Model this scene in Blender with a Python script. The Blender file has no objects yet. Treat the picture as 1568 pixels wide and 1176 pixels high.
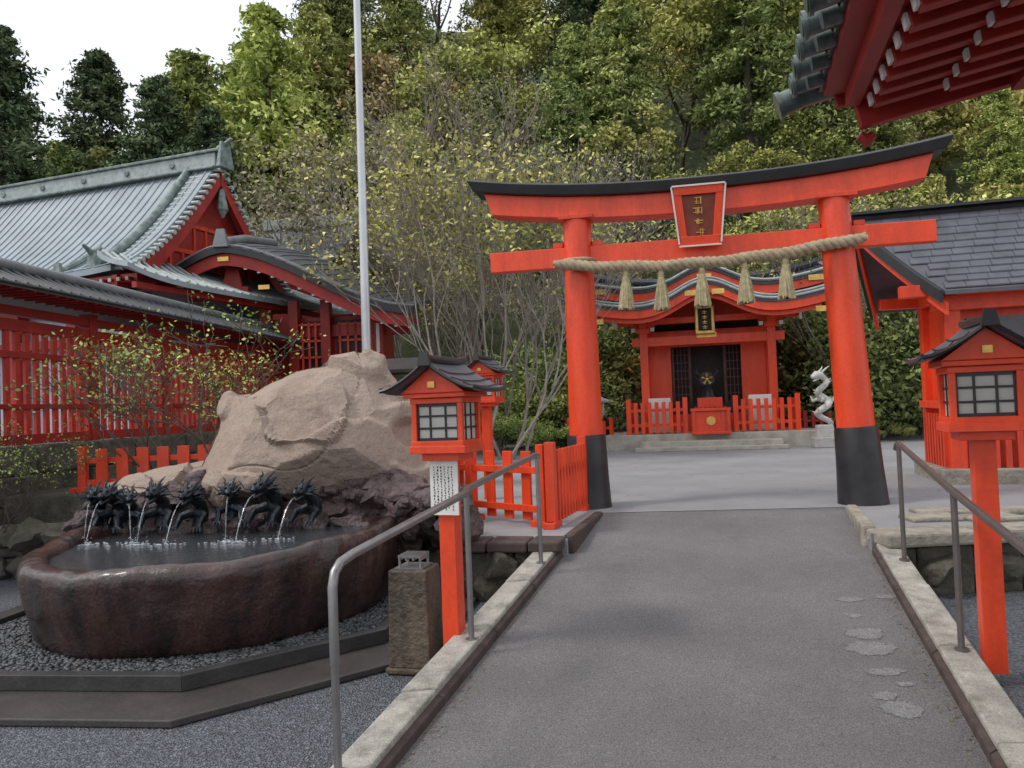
import bpy, bmesh, math, random
import numpy as np
from mathutils import Vector, Matrix, noise
random.seed(11); rng=np.random.default_rng(11)
R=math.radians
scene=bpy.context.scene
COL=scene.collection

# ------------------------------------------------------------ materials
def mat(name,c,rough=.6,var=.25,scale=5,bump=.2,bscale=45,metal=0,c2=None,grime=0,coat=0,gcol=(.03,.028,.025),bdist=.01,trans=0,spec=.5,speck=0,stretch=None,samt=.35,gscale=None,cell=0):
    m=bpy.data.materials.new(name); m.use_nodes=True
    N=m.node_tree.nodes; L=m.node_tree.links
    b=N['Principled BSDF']
    b.inputs['Roughness'].default_value=rough; b.inputs['Metallic'].default_value=metal
    b.inputs['Coat Weight'].default_value=coat; b.inputs['Coat Roughness'].default_value=.12
    b.inputs['Transmission Weight'].default_value=trans
    b.inputs['Specular IOR Level'].default_value=spec
    tc=N.new('ShaderNodeTexCoord'); vec=tc.outputs['Object']
    if stretch:
        mp=N.new('ShaderNodeMapping'); mp.inputs['Scale'].default_value=stretch; L.new(vec,mp.inputs['Vector']); svec=mp.outputs[0]
    else: svec=vec
    n=N.new('ShaderNodeTexNoise'); n.inputs['Scale'].default_value=scale; n.inputs['Detail'].default_value=8; n.inputs['Roughness'].default_value=.65
    L.new(svec,n.inputs['Vector'])
    r=N.new('ShaderNodeValToRGB'); r.color_ramp.elements[0].position=.32; r.color_ramp.elements[1].position=.68
    lo=tuple(x*(1-var) for x in c); hi=tuple(min(1,x*(1+var)) for x in (c2 or c))
    r.color_ramp.elements[0].color=(*lo,1); r.color_ramp.elements[1].color=(*hi,1)
    L.new(n.outputs['Fac'],r.inputs['Fac'])
    out=r.outputs['Color']
    if grime:
        n3=N.new('ShaderNodeTexNoise'); n3.inputs['Scale'].default_value=gscale or scale*.45+.4; n3.inputs['Detail'].default_value=10; n3.inputs['Roughness'].default_value=.75
        L.new(svec,n3.inputs['Vector'])
        mr=N.new('ShaderNodeMapRange'); mr.inputs[1].default_value=.48; mr.inputs[2].default_value=.72; mr.inputs[4].default_value=grime
        L.new(n3.outputs['Fac'],mr.inputs[0])
        mx=N.new('ShaderNodeMix'); mx.data_type='RGBA'; mx.inputs[7].default_value=(*gcol,1)
        L.new(mr.outputs[0],mx.inputs[0]); L.new(out,mx.inputs[6]); out=mx.outputs[2]
    if speck:
        n4=N.new('ShaderNodeTexNoise'); n4.inputs['Scale'].default_value=speck; n4.inputs['Detail'].default_value=3
        L.new(vec,n4.inputs['Vector'])
        mr=N.new('ShaderNodeMapRange'); mr.inputs[1].default_value=.3; mr.inputs[2].default_value=.7; mr.inputs[3].default_value=1-samt; mr.inputs[4].default_value=1+samt
        L.new(n4.outputs['Fac'],mr.inputs[0])
        vm=N.new('ShaderNodeVectorMath'); vm.operation='SCALE'; L.new(out,vm.inputs[0]); L.new(mr.outputs[0],vm.inputs['Scale']); out=vm.outputs[0]
    L.new(out,b.inputs['Base Color'])
    if bump:
        if cell:
            n2=N.new('ShaderNodeTexVoronoi'); n2.inputs['Scale'].default_value=bscale; L.new(vec,n2.inputs['Vector']); h=n2.outputs['Distance']
        else:
            n2=N.new('ShaderNodeTexNoise'); n2.inputs['Scale'].default_value=bscale; n2.inputs['Detail'].default_value=7; n2.inputs['Roughness'].default_value=.6
            L.new(vec,n2.inputs['Vector']); h=n2.outputs['Fac']
        bp=N.new('ShaderNodeBump'); bp.inputs['Strength'].default_value=bump; bp.inputs['Distance'].default_value=bdist
        L.new(h,bp.inputs['Height']); L.new(bp.outputs['Normal'],b.inputs['Normal'])
    return m

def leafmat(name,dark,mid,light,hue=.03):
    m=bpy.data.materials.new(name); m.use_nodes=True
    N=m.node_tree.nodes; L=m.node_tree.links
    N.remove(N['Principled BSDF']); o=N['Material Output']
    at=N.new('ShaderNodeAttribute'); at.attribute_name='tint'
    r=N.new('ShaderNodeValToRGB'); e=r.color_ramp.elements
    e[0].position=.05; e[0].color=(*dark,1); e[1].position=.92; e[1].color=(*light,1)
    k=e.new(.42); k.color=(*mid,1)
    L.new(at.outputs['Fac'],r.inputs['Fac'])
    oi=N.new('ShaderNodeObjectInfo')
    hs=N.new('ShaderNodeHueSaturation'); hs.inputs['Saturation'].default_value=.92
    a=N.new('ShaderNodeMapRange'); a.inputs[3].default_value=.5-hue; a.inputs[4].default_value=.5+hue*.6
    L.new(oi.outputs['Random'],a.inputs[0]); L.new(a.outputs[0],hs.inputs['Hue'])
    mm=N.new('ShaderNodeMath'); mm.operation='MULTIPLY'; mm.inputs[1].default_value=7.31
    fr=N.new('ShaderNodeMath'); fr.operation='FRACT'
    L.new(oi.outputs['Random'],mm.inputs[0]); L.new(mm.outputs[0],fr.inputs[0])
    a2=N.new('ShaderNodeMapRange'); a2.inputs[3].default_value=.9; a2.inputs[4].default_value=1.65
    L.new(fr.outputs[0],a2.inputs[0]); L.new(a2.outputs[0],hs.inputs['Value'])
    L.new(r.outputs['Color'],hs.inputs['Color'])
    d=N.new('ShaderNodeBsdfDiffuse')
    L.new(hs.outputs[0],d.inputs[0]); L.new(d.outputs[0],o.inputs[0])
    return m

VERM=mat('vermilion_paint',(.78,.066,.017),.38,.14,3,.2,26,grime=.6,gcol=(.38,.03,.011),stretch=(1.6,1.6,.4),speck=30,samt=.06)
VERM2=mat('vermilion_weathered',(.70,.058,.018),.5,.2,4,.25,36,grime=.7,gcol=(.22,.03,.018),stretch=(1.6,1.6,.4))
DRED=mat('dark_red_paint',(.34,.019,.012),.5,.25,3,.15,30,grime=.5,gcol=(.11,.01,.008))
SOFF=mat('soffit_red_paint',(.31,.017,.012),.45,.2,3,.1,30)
BLACK=mat('black_lacquer',(.018,.018,.02),.35,.3,5,.1,30)
BASEBLK=mat('black_pillar_base',(.018,.018,.021),.42,.3,6,.2,30,grime=.5,gcol=(.06,.053,.047))
DARKW=mat('dark_wood',(.022,.012,.01),.6,.4,6,.2,30)
WHITE=mat('white_paint',(.72,.71,.67),.55,.08,6,.05,30)
PAPER=mat('paper_screen',(.50,.49,.45),.8,.10,4,.05,30)
GOLD=mat('gold_leaf',(.7,.45,.12),.35,.25,8,.15,40,metal=.6)
COPPER=mat('copper_roof',(.29,.34,.37),.4,.14,1.2,.12,25,grime=.55,gcol=(.16,.19,.205))
TEAL=mat('verdigris_tile',(.09,.125,.12),.42,.4,5,.2,30,grime=.5,gcol=(.03,.04,.04),c2=(.2,.25,.235))
PALETILE=mat('pale_verdigris',(.36,.41,.40),.5,.2,5,.2,30,grime=.7,gcol=(.11,.135,.13),gscale=6)
TILE=mat('dark_roof_tile',(.055,.057,.065),.42,.35,4,.25,30,grime=.3,gcol=(.14,.15,.155))
TILEL=mat('grey_roof_tile',(.18,.19,.20),.45,.25,3,.2,30,grime=.5,gcol=(.07,.075,.08))
SHING=mat('slate_shingle',(.095,.102,.12),.42,.25,3,.2,30,grime=.45,gcol=(.045,.05,.055))
STEEL=mat('galvanised_steel',(.28,.27,.27),.36,.15,9,.08,60,metal=.75)
RAILP=mat('brown_rail_paint',(.16,.14,.135),.4,.15,8,.08,60,metal=.5)
POLE=mat('silver_pole',(.55,.56,.58),.35,.08,4,.02,30,metal=.5)
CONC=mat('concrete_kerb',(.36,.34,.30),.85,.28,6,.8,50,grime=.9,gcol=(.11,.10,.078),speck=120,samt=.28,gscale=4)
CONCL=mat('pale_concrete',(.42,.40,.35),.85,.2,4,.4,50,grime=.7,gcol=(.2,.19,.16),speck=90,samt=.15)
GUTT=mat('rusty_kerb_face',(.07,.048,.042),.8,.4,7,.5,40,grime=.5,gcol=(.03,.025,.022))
STONE=mat('mossy_wall_stone',(.105,.095,.072),.9,.45,4,1.0,14,grime=.8,gcol=(.028,.03,.018),bdist=.05,gscale=3)
STONEL=mat('cap_stone',(.32,.29,.24),.9,.3,5,.8,22,grime=.8,gcol=(.08,.08,.06),bdist=.03,gscale=4)
LROCK=mat('lava_rock',(.045,.030,.029),.40,.5,5,1.0,18,c2=(.13,.09,.09),grime=.5,gcol=(.018,.014,.014),bdist=.06)
BOULD=mat('boulder_rock',(.29,.215,.17),.9,.14,1.3,1.0,8,c2=(.385,.305,.25),grime=.6,gcol=(.175,.13,.105),bdist=.04,speck=60,samt=.15,gscale=1.3)
BRONZE=mat('dark_bronze',(.016,.02,.025),.3,.5,14,.6,60,metal=.7,c2=(.035,.045,.055))
BASIN=mat('wet_basin_stone',(.016,.009,.008),.26,.5,1.6,.8,14,c2=(.058,.028,.022),grime=.8,gcol=(.010,.008,.008),coat=.35,stretch=(2.2,2.2,.5),bdist=.022,speck=60,samt=.35)
SLAB=mat('dark_wet_slab',(.055,.045,.044),.45,.3,2,.3,30,speck=80,samt=.2,grime=.5,gcol=(.03,.026,.026))
PLINTH=mat('dark_plinth',(.036,.034,.034),.55,.35,5,.3,40,speck=60,samt=.2)
ASPH=mat('asphalt',(.195,.187,.19),.85,.15,.9,1.0,150,grime=.55,gcol=(.125,.117,.12),bdist=.014,speck=120,samt=.5)
ASPH2=mat('asphalt_plaza',(.27,.27,.28),.85,.14,.8,.7,110,grime=.5,gcol=(.175,.175,.18),bdist=.008,speck=100,samt=.25)
PATCH=mat('worn_marking',(.27,.265,.27),.85,.12,9,1.0,150,grime=.95,gcol=(.19,.185,.19),speck=120,samt=.5,gscale=22,bdist=.014)
GRAV=mat('court_gravel_asphalt',(.09,.10,.115),.75,.4,40,1.0,75,c2=(.17,.185,.21),grime=.4,gcol=(.05,.055,.065),bdist=.03,speck=90,samt=.6,cell=1)
PEB=mat('pebbles',(.03,.031,.035),.45,.6,9,.3,40,c2=(.085,.088,.095))
EARTH=mat('hillside_soil',(.06,.065,.028),.95,.5,.6,1.0,2,c2=(.09,.11,.045),bdist=.3)
GROUND=mat('ground_soil',(.10,.10,.095),.9,.3,.5,.4,6)
STRAW=mat('straw_rope',(.40,.32,.21),.85,.25,14,.6,70,grime=.3,gcol=(.18,.13,.08))
STRAW2=mat('straw_tassel',(.38,.33,.19),.9,.3,20,.5,90)
GRAN=mat('granite',(.42,.41,.39),.8,.2,10,.4,50,grime=.5,gcol=(.16,.16,.14))
BARK=mat('bark',(.11,.09,.07),.9,.35,8,.6,30)
BARKL=mat('pale_bark',(.27,.235,.205),.9,.3,8,.5,30)
WATER=mat('water_surface',(.03,.038,.045),.04,.2,2,1.0,13,bdist=.07,coat=.3)
JET=mat('falling_water',(.7,.75,.8),.08,.05,5,0,10,trans=.85)
FOAM=mat('water_foam',(.7,.75,.8),.25,.05,9,.4,40,trans=.3)
L_CED=leafmat('cedar_foliage',(.045,.062,.026),(.15,.195,.062),(.36,.40,.13))
L_DK=leafmat('dark_cedar_foliage',(.018,.028,.018),(.055,.08,.042),(.14,.175,.085),.02)
L_BR=leafmat('broadleaf_foliage',(.055,.08,.022),(.20,.25,.06),(.43,.46,.13),.035)
L_YL=leafmat('yellowgreen_foliage',(.11,.12,.035),(.34,.35,.10),(.56,.54,.17),.03)
L_AU=leafmat('autumn_foliage',(.14,.09,.045),(.36,.25,.12),(.52,.40,.22),.02)
L_PL=leafmat('pale_foliage',(.15,.14,.07),(.33,.31,.18),(.46,.43,.28),.02)

# ------------------------------------------------------------ builder
class B:
    def __init__(s): s.v=[]; s.f=[]
    def add(s,vs,fs):
        o=len(s.v); s.v+=[tuple(v) for v in vs]; s.f+=[tuple(i+o for i in f) for f in fs]
    def hexa(s,p): s.add(p,[(0,3,2,1),(4,5,6,7),(0,1,5,4),(1,2,6,5),(2,3,7,6),(3,0,4,7)])
    def box(s,c,d,yaw=0,top=1.0):
        x,y,z=c; a,b,h=d[0]/2,d[1]/2,d[2]/2; ca,sa=math.cos(yaw),math.sin(yaw); P=[]
        for k,zz in ((1,-h),(top,h)):
            for sx,sy in ((-1,-1),(1,-1),(1,1),(-1,1)):
                X,Y=sx*a*k,sy*b*k
                P.append((x+X*ca-Y*sa,y+X*sa+Y*ca,z+zz))
        s.hexa(P)
    def bar(s,p0,p1,w,h,up=(0,0,1)):
        p0=Vector(p0);p1=Vector(p1);d=(p1-p0).normalized();u=Vector(up)
        r=d.cross(u)
        if r.length<1e-4: r=d.cross(Vector((0,1,0)))
        r.normalize();u=r.cross(d).normalized(); P=[]
        for p in (p0,p1):
            P+=[p-r*w/2-u*h/2,p+r*w/2-u*h/2,p+r*w/2+u*h/2,p-r*w/2+u*h/2]
        s.hexa(P)
    def tube(s,pts,rs,n=8,caps=True):
        pts=[Vector(p) for p in pts]
        if not isinstance(rs,(list,tuple)): rs=[rs]*len(pts)
        V=[];F=[];pr=None
        for i,p in enumerate(pts):
            d=(pts[min(i+1,len(pts)-1)]-pts[max(i-1,0)])
            d=d.normalized() if d.length>1e-9 else Vector((0,0,1))
            if pr is None:
                pr=d.cross(Vector((0,0,1)))
                if pr.length<.05: pr=d.cross(Vector((0,1,0)))
            pr=(pr-d*pr.dot(d))
            pr=pr.normalized() if pr.length>1e-6 else d.orthogonal().normalized()
            q=d.cross(pr)
            for k in range(n):
                a=2*math.pi*k/n
                V.append(p+(pr*math.cos(a)+q*math.sin(a))*rs[i])
        for i in range(len(pts)-1):
            for k in range(n):
                F.append((i*n+k,i*n+(k+1)%n,(i+1)*n+(k+1)%n,(i+1)*n+k))
        if caps: F.append(tuple(range(n))[::-1]); F.append(tuple((len(pts)-1)*n+k for k in range(n)))
        s.add(V,F)
    def cyl(s,p0,p1,r0,r1=None,n=16): s.tube([p0,p1],[r0,r0 if r1 is None else r1],n)
    def extr(s,poly,vec):
        n=len(poly); v=Vector(vec); P=[Vector(p) for p in poly]
        s.add(P+[p+v for p in P],[tuple(range(n))[::-1],tuple(range(n,2*n))]+[(i,(i+1)%n,n+(i+1)%n,n+i) for i in range(n)])
    def sheet(s,fn,nu,nv,th):
        T=[];Bt=[]
        for j in range(nv+1):
            for i in range(nu+1):
                p=Vector(fn(i/nu,j/nv)); T.append(p); Bt.append(p-Vector((0,0,th)))
        w=nu+1;o=len(T);F=[]
        for j in range(nv):
            for i in range(nu):
                a=j*w+i
                F.append((a,a+1,a+w+1,a+w)); F.append((o+a,o+a+w,o+a+w+1,o+a+1))
        for i in range(nu):
            F.append((i,o+i,o+i+1,i+1)); a=nv*w+i; F.append((a,a+1,o+a+1,o+a))
        for j in range(nv):
            a=j*w; F.append((a,a+w,o+a+w,o+a)); a=j*w+nu; F.append((a,o+a,o+a+w,a+w))
        s.add(T+Bt,F)
    def make(s,name,m,parent=None,smooth=False,bevel=0,ang=38):
        me=bpy.data.meshes.new(name); me.from_pydata(s.v,[],s.f)
        bm=bmesh.new(); bm.from_mesh(me); bmesh.ops.recalc_face_normals(bm,faces=bm.faces); bm.to_mesh(me); bm.free()
        me.materials.append(m)
        if smooth:
            me.polygons.foreach_set('use_smooth',[True]*len(me.polygons)); me.set_sharp_from_angle(angle=R(ang))
        o=bpy.data.objects.new(name,me); COL.objects.link(o)
        if parent: o.parent=parent
        if bevel:
            b=o.modifiers.new('bevel','BEVEL'); b.width=bevel; b.segments=2; b.limit_method='ANGLE'; b.angle_limit=R(40)
        return o
def E(name,loc=(0,0,0),yaw=0,s=1):
    o=bpy.data.objects.new(name,None); COL.objects.link(o); o.location=loc; o.rotation_euler=(0,0,R(yaw)); o.scale=(s,s,s); o.empty_display_size=.2
    return o
def ss(t): t=max(0,min(1,t)); return t*t*(3-2*t)
def ico(sub):
    bm=bmesh.new(); bmesh.ops.create_icosphere(bm,subdivisions=sub,radius=1); V=[v.co.copy() for v in bm.verts]; F=[tuple(v.index for v in f.verts) for f in bm.faces]; bm.free(); return V,F
ICO3=ico(3); ICO1=ico(1)
def rock(b,c,s,seed,I=ICO3,cuts=10,yaw=0):
    rr=random.Random(seed); pl=[(Vector((rr.gauss(0,1),rr.gauss(0,1),rr.gauss(0,1))).normalized(),rr.uniform(.42,.8)) for _ in range(cuts)]
    P=[]; o=Vector((seed*3.1,seed*1.7,0)); M=Matrix.Rotation(rr.uniform(0,6.28) if yaw==0 else yaw,3,'Z')
    for v_ in I[0]:
        p=v_*(1+.3*noise.noise(v_*1.3+o))
        for n_,d_ in pl:
            k=p.dot(n_)-d_
            if k>0: p=p-n_*k*.96
        p=p*(1+.10*noise.noise(v_*5+o)); p=M@Vector((p.x*s[0],p.y*s[1],p.z*s[2]))
        P.append((p.x+c[0],p.y+c[1],p.z+c[2]))
    b.add(P,I[1])

# ------------------------------------------------------------ camera / light / world
cam=bpy.data.cameras.new('camera'); co=bpy.data.objects.new('camera',cam); COL.objects.link(co)
cam.lens=28.0; cam.sensor_width=36; cam.clip_end=2000; cam.clip_start=.05
co.matrix_world=Matrix.Translation((0,0,1.7))@Matrix.Rotation(R(91.6),4,'X')@Matrix.Rotation(R(-2.2),4,'Z')
scene.camera=co
SUN_EL,SUN_AZ=52,-104   # azimuth of the sun direction, clockwise from +Y
sd=bpy.data.lights.new('sun','SUN'); sd.energy=1.5; sd.angle=R(11); sd.color=(1,.95,.88)
so=bpy.data.objects.new('sun',sd); COL.objects.link(so)
v=Vector((math.sin(R(SUN_AZ))*math.cos(R(SUN_EL)),math.cos(R(SUN_AZ))*math.cos(R(SUN_EL)),math.sin(R(SUN_EL))))
so.rotation_euler=v.to_track_quat('Z','Y').to_euler(); so.location=(0,0,30)
w=bpy.data.worlds.new('World'); scene.world=w; w.use_nodes=True
N=w.node_tree.nodes;L=w.node_tree.links
sky=N.new('ShaderNodeTexSky'); sky.sky_type='NISHITA'; sky.sun_disc=False; sky.sun_elevation=R(SUN_EL); sky.sun_rotation=R(SUN_AZ); sky.air_density=1; sky.dust_density=3
mx=N.new('ShaderNodeMix'); mx.data_type='RGBA'; mx.inputs[0].default_value=.75; mx.inputs[7].default_value=(8.6,8.8,9.1,1)
L.new(sky.outputs[0],mx.inputs[6]); L.new(mx.outputs[2],N['Background'].inputs[0]); N['Background'].inputs[1].default_value=.148
scene.view_settings.view_transform='Standard'; scene.view_settings.look='None'; scene.view_settings.exposure=0

# ------------------------------------------------------------ ground, ramp, plaza
b=B(); b.add([(-500,-300,-.1),(500,-300,-.1),(500,700,-.1),(-500,700,-.1)],[(0,1,2,3)]); b.make('ground',GROUND)
b=B(); b.add([(-9,-4,-.094),(9,-4,-.094),(9,9,-.094),(-9,9.6,-.094)],[(0,1,2,3)]); b.make('courtyard_pavement',GRAV)
def rz(y): return -.03+.0914*(y-3.75)
def lx(y): return -.649+.300*(y-3.84)
def rx(y): return 2.124+.294*(y-3.68)
b=B()
ys=[2.9,5,7,9.05]
T=[];
for y in ys: T+= [(lx(y),y,rz(y)),(rx(y-.15 if y>9 else y),y-(.28 if y>9 else 0),rz(y-(.28 if y>9 else 0)))]
F=[(0,1,3,2),(2,3,5,4),(4,5,7,6)]
n=len(T); T2=[(p[0],p[1],-.3) for p in T]
b.add(T+T2,F+[(0,2,n+2,n),(2,4,n+4,n+2),(4,6,n+6,n+4),(1,n+1,n+3,3),(3,n+3,n+5,5),(5,n+5,n+7,7),(0,n,n+1,1)])
b.make('ramp_path',ASPH)
PL=[(.45,7.4),(-.62,7.66),(-.95,9.3),(-9,9.9),(-14,12),(-14,28),(20,28),(20,7.6),(3.14,7.12),(3.60,8.77),(.92,9.05)]
PL=[(x,y,.45) for x,y in PL]
b=B(); b.extr(PL,(0,0,-.6)); b.make('plaza_pavement',ASPH2)
b=B()
P=[]
xs=np.linspace(.93,3.6,60)
for x in xs: P.append((x,9.06-.28*(x-.93)/2.67+.012*noise.noise(Vector((x*5,0,0))),.4515))
for x in xs[::-1]: P.append((x,9.08-.28*(x-.93)/2.67+.012*noise.noise(Vector((x*5,3,0))),.4515))
b.extr(P,(0,0,.0025)); b.make('pavement_joint',PLINTH)
b=B()
for (x,y,sx,sy) in [(2.44,5.95,.10,.05),(2.72,5.98,.08,.04),(2.33,5.62,.05,.04),(2.26,5.3,.12,.10),(2.2,5.06,.15,.11),(2.12,4.72,.12,.05),(1.98,4.42,.07,.05),(2.0,4.26,.11,.09),(2.16,4.55,.05,.03)]:
    n=110;P=[]
    for k in range(n):
        a=2*math.pi*k/n; q=1+.35*noise.noise(Vector((x*9+math.cos(a)*1.9,y*9+math.sin(a)*1.9,0)))+random.uniform(-.13,.13)
        yy=y+sy*q*math.sin(a); P.append((x+sx*q*math.cos(a),yy,rz(yy)+.003))
    b.add(P,[tuple(range(n))])
b.make('worn_paint_marks',PATCH)
def kerb(name,fx,side,y0,y1):
    e=E(name); c=B(); g=B(); n=int((y1-y0)/.9); ys=[y0+(y1-y0)*i/n for i in range(n+1)]
    for i in range(n):
        a,bq=ys[i]+.006,ys[i+1]-.006
        jt=random.uniform(-.008,.008); js=random.uniform(-.006,.006)
        x0a,x0b=fx(a)+side*.035,fx(bq)+side*.035; x1a,x1b=fx(a)+side*(.24+js),fx(bq)+side*(.24+js)
        lo=-.3
        c.hexa([(x0a,a,lo),(x1a,a,lo),(x1b,bq,lo),(x0b,bq,lo),(x0a,a,rz(a)+.10+jt),(x1a,a,rz(a)+.09+jt),(x1b,bq,rz(bq)+.09+jt),(x0b,bq,rz(bq)+.10+jt)])
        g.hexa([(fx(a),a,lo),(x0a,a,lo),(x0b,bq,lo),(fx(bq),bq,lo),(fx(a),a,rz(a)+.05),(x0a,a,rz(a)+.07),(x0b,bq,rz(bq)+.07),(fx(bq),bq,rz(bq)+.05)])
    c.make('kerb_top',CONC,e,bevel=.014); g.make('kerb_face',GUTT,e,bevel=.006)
kerb('ramp_kerb',lx,-1,2.6,7.36); kerb('ramp_kerb',rx,1,2.6,7.08)
def blocks(b,p0,p1,z0,z1,th,courses,bl,jit=.012):
    p0=Vector(p0);p1=Vector(p1);d=p1-p0;Ln=d.length;d.normalize();yaw=math.atan2(d.y,d.x)
    for c in range(courses):
        za=z0+(z1-z0)*c/courses; zb=z0+(z1-z0)*(c+1)/courses
        t=-random.uniform(0,bl*.4)
        while t<Ln:
            l=bl*random.uniform(.5,1.4); a=max(t,0); e=min(t+l,Ln)
            if e-a>.05:
                m=p0+d*((a+e)/2); q=random.uniform(-jit,jit)
                nrm=Vector((d.y,-d.x))
                b.box((m.x+nrm.x*q,m.y+nrm.y*q,(za+zb)/2+random.uniform(-.004,.004)),(e-a-.012,th,zb-za-.012),yaw+random.uniform(-.02,.02)*jit*30)
            t+=l
def rubble(b,p0,p1,z0,z1,sz,seed):
    p0=Vector(p0);p1=Vector(p1);d=p1-p0;Ln=d.length;d.normalize(); rr=random.Random(seed); nz=max(1,int((z1-z0)/(sz*.95)))
    for j in range(nz):
        t=rr.uniform(0,sz)
        while t<Ln:
            s_=sz*rr.uniform(.75,1.3); p=p0+d*t; z=z0+(j+.5)*(z1-z0)/nz
            rock(b,(p.x,p.y,z+rr.uniform(-.02,.02)),(s_*.85,s_*.85,s_*.72),rr.randint(1,999)); t+=s_*1.25
e=E('stone_retaining_wall'); b=B()
blocks(b,(-.66,7.62),(.4,7.38),-.12,.36,.26,1,.6,.02); blocks(b,(-.95,9.2),(-.66,7.7),-.12,.36,.26,1,.6,.02); blocks(b,(-8.9,9.75),(-1.0,9.2),-.12,.40,.3,2,.6,.04)
b.make('wall_core',STONE,e,bevel=.03)
b=B(); rubble(b,(-.62,7.58),(.3,7.36),-.1,.36,.24,3); rubble(b,(-.9,9.1),(-.68,7.7),-.1,.36,.24,4); rubble(b,(-7.5,9.55),(-4.3,9.3),-.1,.5,.3,5)
b.make('wall_stones',STONE,e,True,ang=30)
b=B(); blocks(b,(-.66,7.6),(.42,7.33),.365,.475,.36,1,.6,.01); blocks(b,(-.95,9.2),(-.66,7.7),.365,.475,.34,1,.6,.01); blocks(b,(.47,7.45),(.92,9.0),.30,.49,.1,1,.6,.002)
b.make('cap_stones',GUTT,e,bevel=.02)
e=E('stone_retaining_wall'); b=B()
blocks(b,(3.2,7.12),(9,7.4),-.12,.34,.26,1,.8,.02)
b.make('wall_core',STONE,e,bevel=.03)
b=B(); rubble(b,(3.3,7.08),(6.5,7.22),-.1,.36,.26,7); b.make('wall_stones',STONE,e,True,ang=30)
b=B(); blocks(b,(3.16,7.06),(9,7.35),.345,.475,.4,1,1.3,.015); blocks(b,(3.2,7.3),(3.66,8.75),.2,.495,.12,1,.6,.002)
b.make('cap_stones',STONEL,e,bevel=.025)
b=B()
for (x,y) in [(4.0,7.75),(4.5,7.6),(4.9,8.0),(4.3,8.15)]: b.box((x,y,.47),(.48,.36,.05),random.uniform(-.2,.2))
b.make('paving_slabs',STONEL,None,bevel=.02)
# fallen leaves and grit gathered along the kerb lines and plaza edges
b=B()
for k in range(900):
    if k%3==0: y=random.uniform(3,7.2); x=lx(y)+abs(random.gauss(0,.05))+.01; z=rz(y)+.006
    elif k%3==1: y=random.uniform(3,7.0); x=rx(y)-abs(random.gauss(0,.06))-.01; z=rz(y)+.006
    else: y=random.uniform(9.2,20); x=random.uniform(.5,9); z=.457
    s_=random.uniform(.004,.013) if y<9 else random.uniform(.012,.03); a=random.uniform(0,6.28); ca,sa=math.cos(a)*s_,math.sin(a)*s_
    b.add([(x-ca,y-sa,z),(x+sa*.5,y-ca*.5,z+.003),(x+ca,y+sa,z+.002),(x-sa*.5,y+ca*.5,z)],[(0,1,2,3)])
b.make('fallen_leaves',mat('dry_leaf',(.13,.085,.04),.9,.5,30,0,10,c2=(.22,.16,.07)))

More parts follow.
